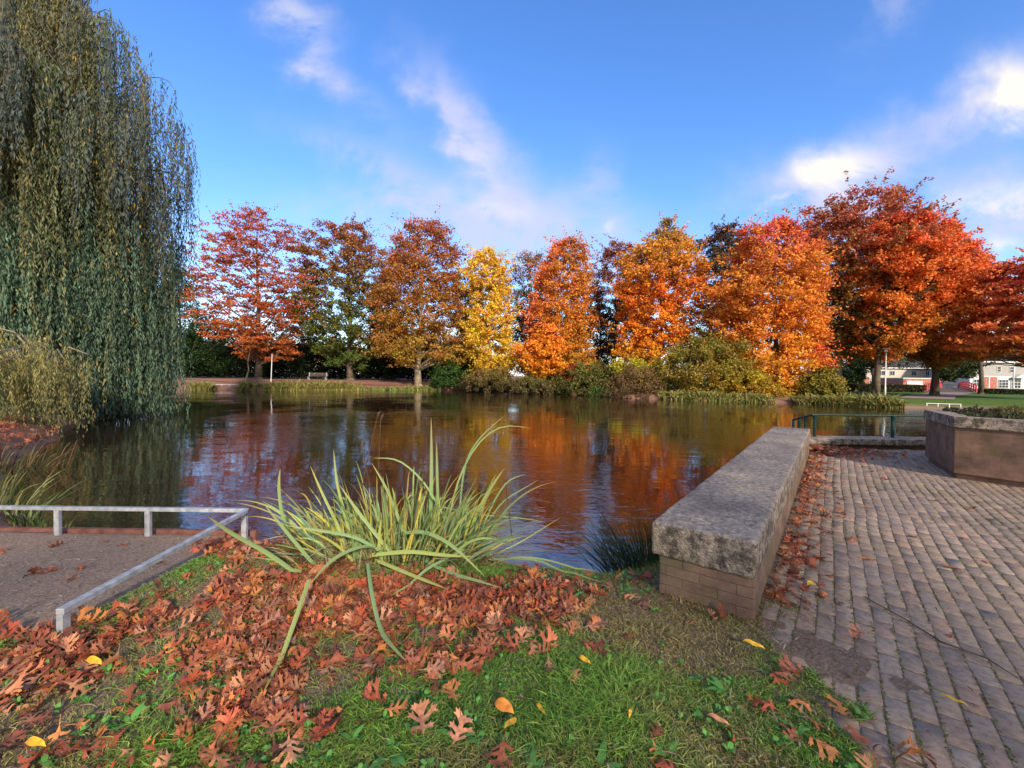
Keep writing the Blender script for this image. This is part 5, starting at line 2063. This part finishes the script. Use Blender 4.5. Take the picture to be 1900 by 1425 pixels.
    for k in range(n_):
        tip = (bx[k] + rng.normal(0, .2), by[k] - abs(rng.normal(0, .12)), bz[k] + rng.uniform(.02, .22))
        Lp.append(arc_pts((bx[k], by[k], bz[k]), tip, rng.uniform(.0, .14), 6))
    strips_mesh('withered_blades', np.array(Lp), rng.uniform(.005, .014, n_), pick([(.30, .22, .10), (.20, .13, .06), (.36, .28, .14), (.12, .07, .04)], n_), root, loc=loc)
    # dark old flower stalks
    for path, d in (([(655, 1060), (665, 950), (680, 860), (700, 775)], 3.6), ([(600, 1060), (600, 950), (583, 880)], 3.6), ([(760, 1040), (772, 930), (790, 880)], 3.5),
                    ([(690, 1060), (696, 950), (672, 830)], 3.7), ([(950, 1060), (948, 980), (938, 900)], 3.9), ([(668, 1060), (702, 890), (706, 780)], 3.7)):
        mb = MB()
        q = [Vector(P(a, b, d)) - root.location for a, b in path]
        q[0].z = -.02
        mb.tube(q, [.006, .005, .004, .003][:len(q)], 5)
        e = q[-1]
        mb.tube([e, e + Vector((.012, 0, .035)), e + Vector((.03, 0, .06))], [.006, .010, .002], 5)
        mb.build('dry_stalk', M_stalk, root)


build_iris()


def rush(label, cx, cy, rx, ry, n_, h, cols, name='rush_clump', lean=(-.4, 0), group='rushes beside the low wall', wid=.006):
    root = empty(name, (cx, cy, max(gz(cx, cy), WATER_Z)))
    tag(root, label, 'plant', group)
    a = rng.uniform(0, 6.28, n_)
    r = np.sqrt(rng.random(n_))
    bx = cx + rx * r * np.cos(a)
    by = cy + ry * r * np.sin(a)
    bz = np.maximum(ground_h(bx, by), WATER_Z) - .02
    Lp = []
    for k in range(n_):
        hh = h * rng.uniform(.45, 1.1)
        tip = (bx[k] + (math.cos(a[k]) * .45 + lean[0]) * hh * rng.uniform(.2, 1.2), by[k] + (math.sin(a[k]) * .4 + lean[1]) * hh * rng.uniform(.1, 1), bz[k] + hh * rng.uniform(.5, 1))
        Lp.append(arc_pts((bx[k], by[k], bz[k]), tip, hh * rng.uniform(0, .3), 8))
    strips_mesh('blades', np.array(Lp), rng.uniform(wid * .6, wid * 1.4, n_), pick(cols, n_, .2), root, loc=tuple(root.location))
    return root


RD = [(.03, .08, .035), (.04, .10, .05), (.08, .11, .04), (.16, .14, .06)]
rush('dark green rush tuft at the pond end of the low wall', 1.22, 4.02, .34, .34, 620, .62, RD)
rush('thin upright rushes along the pond side of the low wall', 3.0, 5.95, .55, .4, 120, .62, RD + [(.25, .22, .09)], lean=(-.1, 0))
for (lab, px, py, rx, ry, n_, h, lean) in (('yellow green reed tuft behind the knee rail at the left edge', -10, 960, .5, .35, 120, .75, (.45, 0)),):
    g_ = G(px, py, -.45)
    rush(lab, g_[0], g_[1], rx, ry, n_, h, [(.18, .24, .08), (.24, .26, .10), (.12, .18, .05), (.30, .24, .10)], name='reed_tuft', lean=lean, group='reed tufts', wid=.018)
g_ = G(70, 985, -.4)
rush('low weedy green tuft just behind the knee rail posts', g_[0], g_[1], .35, .12, 130, .28, [(.12, .18, .05), (.2, .24, .07), (.1, .08, .03)], name='weed_tuft', lean=(.1, 0), group='reed tufts', wid=.016)
rush('straw coloured reed tuft on the shore below the willow', -10.0, 8.6, 1.0, .5, 130, .6, [(.3, .24, .10), (.2, .2, .07), (.14, .06, .035)], name='reed_tuft', lean=(.55, 0), group='reed tufts', wid=.02)


# ------------------------------------------------------------------ lawn in front
def px_of(x, y, z):
    M = CAMROT.to_3x3()
    inv = np.array(M.transposed())
    v = np.stack([x, y, z - CAMZ], 0)
    w = inv @ v
    return 950 + 800 * w[0] / -w[2], 712.5 - 800 * w[1] / -w[2]


DRIFT = [G(*p) for p in ((-400, 1600), (150, 1440), (430, 1350), (600, 1325), (740, 1268), (850, 1215), (960, 1190), (1065, 1140), (1050, 1085), (900, 1078), (700, 1075), (520, 1050), (470, 1000), (400, 990), (425, 1020), (330, 1120), (230, 1160), (115, 1205), (-400, 1185))]
LAWN_EX = [(1.45, -2), (14, -2), (14, 12), tuple(WALL_B), tuple(WALL_B + WN * .6), tuple(WALL_A + WN * .6), tuple(WALL_A), (1.40, 2.1)]


def lawn_mask(x, y):
    sd = poly_sd(POND, x, y)
    td = poly_sd(TERR, x, y)
    pd = poly_sd(LAWN_EX, x, y)
    return (sd > .08) & (td > .02 + .15 * (fbm(x, y, 4, 8) - .5)) & (pd > -.02 - .7 * np.clip(fbm(x, y, 4, 11) - .46, 0, 1) * 2)


def build_grass():
    n_ = 520000
    # denser close to the eye
    y = .95 + (4.7 - .95) * rng.random(n_) ** 1.5
    x = rng.uniform(-1.3, 1.3, n_) * (y * 1.02 + .25)
    ok = lawn_mask(x, y) & (x > -5.5) & (x < 2.6)
    dd = poly_sd(DRIFT, x, y)
    cover = fbm(x, y, 3.2, 21)
    ok &= ~((dd < -.05) & (rng.random(n_) < .72))
    # thin, worn patches
    ok &= rng.random(n_) < .6 + 1.0 * sstep(.25, .5, cover)
    x, y = x[ok], y[ok]
    n_ = len(x)
    print('grass', n_)
    z = ground_h(x, y) - .004
    dry = fbm(x, y, 1.6, 17)
    wallz = sstep(1.2, .2, np.hypot(x - .95, (y - 2.9) * 1.2))
    k = np.clip(sstep(.44, .66, dry) * .85 + wallz * .95 + rng.normal(0, .18, n_), 0, 1)[:, None]
    fresh = pick([(.13, .29, .035), (.17, .37, .05), (.09, .22, .03), (.22, .39, .06), (.28, .36, .07)], n_, .2)
    old = pick([(.33, .27, .09), (.24, .24, .07), (.42, .34, .15), (.18, .14, .07)], n_, .2)
    c = fresh * (1 - k) + old * k
    h = rng.uniform(.02, .065, n_) * (.7 + .7 * sstep(.4, .7, fbm(x, y, 2.2, 23))) * (1 - .35 * k[:, 0])
    an = rng.uniform(0, 6.28, n_)
    rch = h * rng.uniform(.2, 1.5, n_)
    t = np.linspace(0, 1, 4)[None]
    P_ = np.stack([x[:, None] + np.cos(an)[:, None] * rch[:, None] * t ** 1.5,
                   y[:, None] + np.sin(an)[:, None] * rch[:, None] * t ** 1.5,
                   z[:, None] + h[:, None] * (t - .35 * t ** 2.5)], 2)
    o = strips_mesh('grass', P_, rng.uniform(.0024, .0056, n_), c, taper=np.array([.8, 1, .7, .08]))
    tag(o, kind='stuff')
    # broad leaved weeds: clover and plantain rosettes
    V = []
    Cc = []
    m_ = 1100
    y = .95 + 2.6 * rng.random(m_) ** 1.4
    x = rng.uniform(-1.2, 1.2, m_) * (y + .2)
    ok = lawn_mask(x, y) & (fbm(x, y, 1.8, 31) > .47)
    x, y = x[ok], y[ok]
    L_, W_ = [], []
    for a, b in zip(x, y):
        zz = gz(a, b)
        nl = rng.integers(3, 7)
        big = rng.random() < .05
        for _ in range(nl):
            an = rng.uniform(0, 6.28)
            ln = rng.uniform(.05, .11) if big else rng.uniform(.015, .032)
            L_.append(arc_pts((a, b, zz + .005), (a + math.cos(an) * ln, b + math.sin(an) * ln, zz + rng.uniform(.015, .04)), .02, 5))
            W_.append(ln * (.3 if big else .75))
            Cc.append(np.array((.12, .30, .06)) * rng.uniform(.7, 1.4))
    n_ = len(L_)
    up = np.cross(unit(np.array(L_)[:, -1] - np.array(L_)[:, 0]), np.array((0, 0, 1.0)))
    o = strips_mesh('ground_weeds', np.array(L_), np.array(W_), np.array(Cc), side=unit(up), taper=np.array([.15, .8, 1, .8, .1]))
    tag(o, kind='stuff')


build_grass()


# ------------------------------------------------------------------ fallen oak leaves
def oak_outline(v=0):
    r = random.Random(50 + v)
    half = [(.0, .012), (.18, .012)]
    lobes = [(.24, .22, .20), (.46, .42, .40), (.70, .34, .72)]
    for i, (yb, w, yt) in enumerate(lobes):
        w = w * r.uniform(.85, 1.12)
        yt = yt + r.uniform(-.03, .05)
        half += [(yb - .03, .05), (yt - .03, w * .55), (yt + .02 + .02, w), (yt + .055, w * .62), (yt + .12 + .06 * (i == 0), w * .93), (yt + .11, w * .42)]
        half += [(yb + .16 - .01 * i, .045)]
    half += [(.90, .10), (.93, .13), (.93, .06), (1.0, .0)]
    return half


def oak_mesh(name, v, mat):
    """lobed pin oak leaf: mid strip plus pointed lobes, curled"""
    r = random.Random(70 + v)
    V, Fc = [], []

    def quad_strip(p, w):
        b = len(V)
        for i, (c, ww) in enumerate(zip(p, w)):
            t = (Vector(p[min(i + 1, len(p) - 1)]) - Vector(p[max(i - 1, 0)])).normalized()
            s = Vector((-t.y, t.x))
            V.append((c[0] + s.x * ww, c[1] + s.y * ww))
            V.append((c[0] - s.x * ww, c[1] - s.y * ww))
        for i in range(len(p) - 1):
            a = b + 2 * i
            Fc.append((a, a + 1, a + 3, a + 2))
    quad_strip([(0, -.22), (0, 0), (0, .15), (0, .4), (0, .65), (0, .85), (.01, 1.0)], [.006, .009, .045, .07, .075, .06, .003])
    for s in (-1, 1):
        for (y0, L_, an, w) in ((.20, .34, 22, .055), (.42, .52, 36, .065), (.66, .42, 48, .055)):
            an = R(an + r.uniform(-8, 8))
            L_ *= r.uniform(.85, 1.15)
            d = Vector((s * math.cos(an), math.sin(an)))
            e = Vector((0, y0)) + d * L_
            quad_strip([(0, y0), tuple(Vector((0, y0)) + d * L_ * .45), tuple(Vector((0, y0)) + d * L_ * .72), tuple(e)], [w * 1.2, w * .85, w * 1.0, .003])
            # side teeth
            m_ = Vector((0, y0)) + d * L_ * .62
            for q in (-1, 1):
                a2 = math.atan2(d.y, d.x) + q * R(42)
                e2 = m_ + Vector((math.cos(a2), math.sin(a2))) * L_ * .34
                quad_strip([tuple(m_), tuple(m_.lerp(e2, .5)), tuple(e2)], [w * .7, w * .5, .003])
    for q in (-1, 1):
        e2 = Vector((q * .17, .97))
        quad_strip([(0, .78), (q * .09, .89), tuple(e2)], [.05, .035, .003])
    k1, k2, k3 = r.uniform(-1.3, 2.0), r.uniform(-1.0, 1.3), r.uniform(-.9, .9)
    W3 = []
    for i, (x, y) in enumerate(V):
        z = k1 * x * x * 1.6 + k2 * (y - .4) ** 2 * .8 + k3 * x * (y - .4) + .05 * math.sin(x * 9 + v) * math.sin(y * 7) + .0015 * (i % 3)
        W3.append((x * .15, (y - .4) * .15, z * .15))
    return W3, Fc


LEAFV = [oak_mesh('leaf', v, None) for v in range(14)]
OAKC = [(.46, .13, .055), (.54, .20, .09), (.38, .095, .045), (.60, .27, .13), (.32, .10, .055), (.62, .23, .07), (.50, .11, .05), (.42, .20, .12), (.22, .075, .045)]


def mat_fallen(name, c):
    m_, nt, b = mat_new(name)
    oi = nd(nt, 'ShaderNodeObjectInfo')
    tc = nd(nt, 'ShaderNodeTexCoord')
    nz = nd(nt, 'ShaderNodeTexNoise', Scale=35, Detail=4)
    nt.links.new(tc.outputs['Object'], nz.inputs['Vector'])
    d = tuple(q * .62 for q in c)
    l = tuple(min(q * 1.3, .8) for q in c)
    base = ramp(nt, nz.outputs['Fac'], [(.3, d), (.55, c), (.75, l)])
    hs = nd(nt, 'ShaderNodeHueSaturation')
    mr = nd(nt, 'ShaderNodeMapRange')
    mr.inputs[3].default_value = .75
    mr.inputs[4].default_value = 1.3
    nt.links.new(oi.outputs['Random'], mr.inputs[0])
    nt.links.new(mr.outputs[0], hs.inputs['Value'])
    nt.links.new(base, hs.inputs['Color'])
    nt.links.new(hs.outputs[0], b.inputs['Base Color'])
    b.inputs['Roughness'].default_value = .6
    b.inputs['Specular IOR Level'].default_value = .3
    return m_


OAKC = [(a * .84, b * .84, c * .85) for a, b, c in OAKC]
OAKM = [mat_fallen('oak_leaf_%s' % n_, c) for n_, c in zip(('rust', 'tan', 'maroon', 'pale', 'brown', 'orange', 'red', 'dun', 'dark'), OAKC)]


def sample_leaves():
    out = []

    def add(x, y, dz, sc):
        out.append((x, y, dz, sc))
    # main drift
    n_ = 15500
    x = rng.uniform(-5.5, 1.0, n_)
    y = rng.uniform(.95, 4.4, n_)
    dd = poly_sd(DRIFT, x, y)
    cv = fbm(x, y, 2.6, 41)
    px_, py_ = px_of(x, y, x * 0)
    near = sstep(1250, 1400, py_)
    p = sstep(.30, -.16, dd + .25 * (fbm(x, y, 5, 44) - .5)) * np.clip(.12 + 1.6 * sstep(.37, .62, cv), 0, 1) 
    ok = (rng.random(n_) < p) & (poly_sd(POND, x, y) > .02)
    for a, b in zip(x[ok], y[ok]):
        add(a, b, rng.uniform(.010, .038), rng.uniform(.5, 1.0))
    nd_ = len(out)
    # loose on the grass
    n_ = 120
    x = rng.uniform(-2.2, 1.7, n_)
    y = rng.uniform(1.3, 3.6, n_)
    ok = (poly_sd(DRIFT, x, y) > 0) & (poly_sd(POND, x, y) > .1) & (poly_sd(LAWN_EX, x, y) > -.1)
    for a, b in zip(x[ok], y[ok]):
        add(a, b, rng.uniform(.02, .04), rng.uniform(.5, .95))
    # on the gravel terrace
    for k in range(14):
        add(rng.uniform(-4.6, -2.8), rng.uniform(2.6, 4.2), .01, rng.uniform(.5, .95))
    # along the foot of the wall on the paving
    for k in range(420):
        t = rng.uniform(.35, WALL_LEN)
        o_ = abs(rng.normal(0, .16)) + .03
        q = WALL_A + WD * t - WN * o_
        add(q[0], q[1], rng.uniform(.008, .02), rng.uniform(.35, .8))
    # heap in the far corner
    for k in range(520):
        q = np.array((6.15, 8.75)) + np.array((abs(rng.normal(0, .75)), -abs(rng.normal(0, .5)) + .45))
        if poly_sd(PAVE, q[:1], q[1:])[0] < -.02:
            add(q[0], q[1], rng.uniform(.01, .12) * max(0, 1 - (q[0] - 6.2) * .5), rng.uniform(.45, .85))
    for k in range(900):
        q = (rng.uniform(-17, -9.5), rng.uniform(7.5, 14))
        if poly_sd(POND, np.array([q[0]]), np.array([q[1]]))[0] > .03:
            add(q[0], q[1], .03, rng.uniform(.7, 1.4))
    for k in range(70):
        q = (rng.uniform(1.8, 9), rng.uniform(1.2, 9))
        if poly_sd(PAVE, np.array([q[0]]), np.array([q[1]]))[0] < -.1:
            add(q[0], q[1], .012, rng.uniform(.35, .8))
    return out


def leaf_matrix(x, y, dz, sc, tilt=.45):
    z = max(gz(x, y), 0 if poly_sd(PAVE, np.array([x]), np.array([y]))[0] < -.1 else -9) + dz
    return Matrix.Translation((x, y, z)) @ Matrix.Rotation(random.uniform(0, 6.28), 4, 'Z') @ Matrix.Rotation(random.gauss(0, tilt), 4, 'X') @ Matrix.Rotation(random.gauss(0, tilt), 4, 'Y') @ Matrix.Scale(sc, 4)


def build_leaf_litter():
    L_ = sample_leaves()
    X = np.array([l[0] for l in L_])
    Y = np.array([l[1] for l in L_])
    px_, py_ = px_of(X, Y, X * 0)
    vis = (px_ > -20) & (px_ < 1920) & (py_ < 1440)
    dist = np.where(vis, np.hypot(X, Y) / np.array([l[3] for l in L_]), 1e6)
    order = np.argsort(dist)
    solo = set(order[:285].tolist())
    meshes = {}
    V, Fc, Cc = [], [], []
    nb = 0
    for i, (x, y, dz, sc) in enumerate(L_):
        onp = poly_sd(PAVE, np.array([x]), np.array([y]))[0] < -.02
        M = leaf_matrix(x, y, dz, sc, .18 if onp else .32)
        v = i % 14
        if i in solo:
            mi = rng.integers(0, len(OAKM))
            key = (v, int(mi))
            if key not in meshes:
                me = bpy.data.meshes.new('oak_leaf')
                me.from_pydata(LEAFV[v][0], [], LEAFV[v][1])
                me.update()
                me.materials.append(OAKM[mi])
                meshes[key] = me
            o = bpy.data.objects.new('oak_leaf', meshes[key])
            col.objects.link(o)
            o.matrix_world = M
            if onp:
                tag(o, 'small dry brown oak leaf lying on the brick paving', 'leaf', 'oak leaves on the paving')
            elif poly_sd(TERR, np.array([x]), np.array([y]))[0] < 0:
                tag(o, 'curled tan oak leaf lying on the bare gravel terrace', 'leaf', 'oak leaves on the gravel')
            elif poly_sd(DRIFT, np.array([x]), np.array([y]))[0] < .05:
                tag(o, 'rust coloured lobed oak leaf in the thick drift of leaves', 'leaf', 'oak leaves in the drift')
            else:
                tag(o, 'brown lobed oak leaf lying loose on the green grass', 'leaf', 'oak leaves on the grass')
        else:
            W3, F3 = LEAFV[v]
            b = len(V)
            V += [tuple(M @ Vector(p)) for p in W3]
            Fc += [tuple(b + q for q in f) for f in F3]
            c = np.array(OAKC[rng.integers(0, len(OAKC))]) * rng.uniform(.7, 1.25)
            Cc += [tuple(c)] * len(W3)
    print('litter leaves', len(L_))
    o = np_mesh('fallen_leaves', np.array(V), np.array(Fc).ravel(), np.full(len(Fc), 4), M_dry, colors=np.array(Cc))
    tag(o, kind='stuff')
    # hero leaves read off the photograph
    M_y = mat_fallen('leaf_yellow', (.75, .42, .03))
    M_o = mat_fallen('leaf_orange', (.72, .25, .04))
    M_t = mat_fallen('leaf_salmon', (.52, .22, .11))
    for (px, py, v, sc, rot, m_, lab) in ((783, 1358, 2, 1.0, 0.3, M_t, 'broad salmon coloured oak leaf lying flat on the grass near the bottom edge'),
                                          (850, 1375, 4, .9, -.3, M_t, 'narrow folded salmon oak leaf right of the broad one'),
                                          (968, 1200, 1, .75, .1, M_t, 'pale dun oak leaf at the edge of the drift'),
                                          (1462, 1255, 3, .9, 2.2, OAKM[1], 'orange brown oak leaf at the corner between grass and paving'),
                                          (1425, 1315, 5, .7, 1.2, OAKM[6], 'bright red brown oak leaf half sunk in the grass beside the paving'),
                                          (1598, 1180, 6, .8, 1.9, OAKM[1], 'lone tan oak leaf lying out on the brick paving'),
                                          (1695, 1400, 7, 1.0, 2.6, OAKM[5], 'large tan oak leaf at the bottom right by the paving edge'),
                                          (840, 1300, 8, .75, .5, OAKM[5], 'crisp orange oak leaf standing up from the grass'),
                                          (1170, 1110, 0, .7, 1.0, M_t, 'salmon oak leaf on the straw grass before the rush tuft')):
        g_ = G(px, py, .02)
        me = bpy.data.meshes.new('oak_leaf')
        me.from_pydata(LEAFV[v][0], [], LEAFV[v][1])
        me.update()
        me.materials.append(m_)
        o = bpy.data.objects.new('oak_leaf', me)
        col.objects.link(o)
        o.matrix_world = Matrix.Translation((g_[0], g_[1], gz(*g_) + .045)) @ Matrix.Rotation(rot, 4, 'Z') @ Matrix.Rotation(.15, 4, 'X') @ Matrix.Scale(sc, 4)
        tag(o, lab, 'leaf')
    o = MB()
    o.add([(-.04, -.012, 0), (.0, -.02, .004), (.045, 0, .002), (.0, .02, .004), (-.04, .012, 0)], [(0, 1, 2, 3, 4)])
    g_ = G(158, 981, WATER_Z)
    o = o.build('small_leaf', M_o, None)
    o.location = (g_[0], g_[1], WATER_Z + .004)
    tag(o, 'single pale leaf floating on the dark water behind the knee rail', 'leaf')
    # simple lanceolate leaves: yellow willow and cherry leaves
    for (px, py, ln, wd, rot, m_, lab) in ((1398, 1204, .11, .028, -.5, M_y, 'bright yellow slender leaf on the grass by the wall corner'),
                                           (935, 1322, .10, .055, -.5, M_o, 'orange oval leaf curled up on the grass'),
                                           (948, 1352, .08, .024, .8, M_y, 'small yellow leaf just below the curled orange one'),
                                           (1084, 1238, .07, .026, -.6, M_y, 'yellow leaf pointing down on the grass below the plantain'),
                                           (1003, 1322, .07, .016, -1.0, M_y, 'narrow yellow leaf right of the curled orange leaf'),
                                           (175, 1237, .11, .035, -.2, M_y, 'yellow leaf lying over the rusty drift on the left'),
                                           (66, 1395, .09, .030, -.1, M_y, 'small bright yellow leaf at the bottom left corner'),
                                           (388, 1105, .04, .04, 0, M_o, 'tiny round orange leaf in the drift near the rail'),
                                           (1332, 1343, .09, .022, -.5, OAKM[3], 'pale straw willow leaf with dark spots on the grass'),
                                           (1505, 1090, .08, .05, .4, M_y, 'crumpled yellow leaf on the paving beside the wall'),
                                           (1768, 1308, .10, .014, -.6, M_y, 'slim yellow leaf in the mossy joint at the right'),
                                           (1168, 1340, .05, .015, 1.2, M_y, 'tiny upright yellow leaf in the middle of the grass')):
        g_ = G(px, py, .02)
        mb = MB()
        n_ = 8
        for s in range(n_ + 1):
            t = s / n_
            w = wd * math.sin(math.pi * t ** .85) ** .8 * .5 + .0006
            x = (t - .5) * ln
            z = .012 * math.sin(t * 3.3) + .006 * math.sin(t * 9)
            mb.v += [(x, -w, z + w * .35), (x, 0, z), (x, w, z + w * .35)]
        for s in range(n_):
            a = s * 3
            mb.f += [(a, a + 1, a + 4, a + 3), (a + 1, a + 2, a + 5, a + 4)]
        o = mb.build('small_leaf', m_, None, smooth=True)
        o.rotation_euler = (.25, .1, rot)
        o.location = (g_[0], g_[1], max(gz(*g_), 0 if px > 1480 else -1) + .04)
        tag(o, lab, 'leaf')
    # pale willow slivers and twigs strewn about
    _q = np.abs(rng.normal(0, .22, 700))
    _t = rng.uniform(-1.2, 4.5, 700)
    x = np.concatenate([rng.uniform(-4.8, 1.6, 2600), rng.uniform(1.5, 4.5, 700), rng.uniform(-5, -2.7, 420), WALL_A[0] + WD[0] * _t - WN[0] * _q])
    y = np.concatenate([.95 + 2.6 * rng.random(2600) ** 1.4, rng.uniform(1.0, 5, 700), rng.uniform(2.4, 4.2, 420), WALL_A[1] + WD[1] * _t - WN[1] * _q])
    n_ = len(x)
    z = np.where(poly_sd(PAVE, x, y) < -.1, .008, ground_h(x, y) + rng.uniform(.004, .03, n_))
    ok = z > -.3
    x, y, z = x[ok], y[ok], z[ok]
    n_ = len(x)
    an = rng.uniform(0, 6.28, n_)
    ln = rng.uniform(.02, .09, n_)
    t = np.linspace(-.5, .5, 5)[None]
    cv = rng.normal(0, .006, n_)[:, None]
    P_ = np.stack([x[:, None] + np.cos(an)[:, None] * ln[:, None] * t - np.sin(an)[:, None] * cv * (t * 2) ** 2,
                   y[:, None] + np.sin(an)[:, None] * ln[:, None] * t + np.cos(an)[:, None] * cv * (t * 2) ** 2,
                   np.repeat(z[:, None], 5, 1) + .004 * np.cos(t * 3)], 2)
    side = np.stack([-np.sin(an), np.cos(an), rng.normal(0, .2, n_)], 1)
    o = strips_mesh('leaf_litter', P_, rng.uniform(.002, .009, n_), pick([(.30, .24, .15), (.22, .15, .09), (.36, .30, .20), (.10, .06, .04), (.30, .16, .09), (.26, .11, .06)], n_), mat=M_dry, side=side,
                    taper=np.array([.1, .8, 1, .7, .1]))
    tag(o, kind='stuff')


build_leaf_litter()


# moss and weeds in the paving joints
def build_moss():
    u = np.array(WD)
    v = np.array((WD[1], -WD[0]))
    n_ = 110000
    i = rng.integers(0, 60, n_)
    cu = rng.uniform(-2.5, 5.5, n_)
    cv = i * .095 + .01 + rng.normal(0, .0045, n_)
    x = WALL_A[0] + cu * u[0] + cv * v[0]
    y = WALL_A[1] + cu * u[1] + cv * v[1]
    f = fbm(x, y, 1.3, 51)
    ok = (poly_sd(PAVE, x, y) < .05) & (f > .34 + .05 * (y - 1)) & (y > .9)
    x, y = x[ok], y[ok]
    n_ = len(x)
    c = pick([(.17, .19, .045), (.21, .21, .06), (.12, .13, .04), (.16, .12, .07)], n_, .2)
    pts = np.stack([x, y, .0 + rng.uniform(-.012, .006, n_)], 1)
    o = leaves_mesh('moss', pts, .015, .008, c, None, mat=M_blade)
    tag(o, kind='stuff')


build_moss()

mb = MB()
tw = [G(px, py, .012) for px, py in ((1602, 1106), (1680, 1150), (1745, 1190), (1830, 1222), (1895, 1262))]
mb.tube([(a, b, .012 + .004 * (k % 2)) for k, (a, b) in enumerate(tw)], [.003, .004, .005, .004, .002], 5)
o = mb.build('twig', M_bark)  # thin strand standing in for the seam where the brick pattern changes
tag(o, 'long thin dark strand standing in for a seam across the brick paving', 'twig')
print('objects', len(scene.objects))
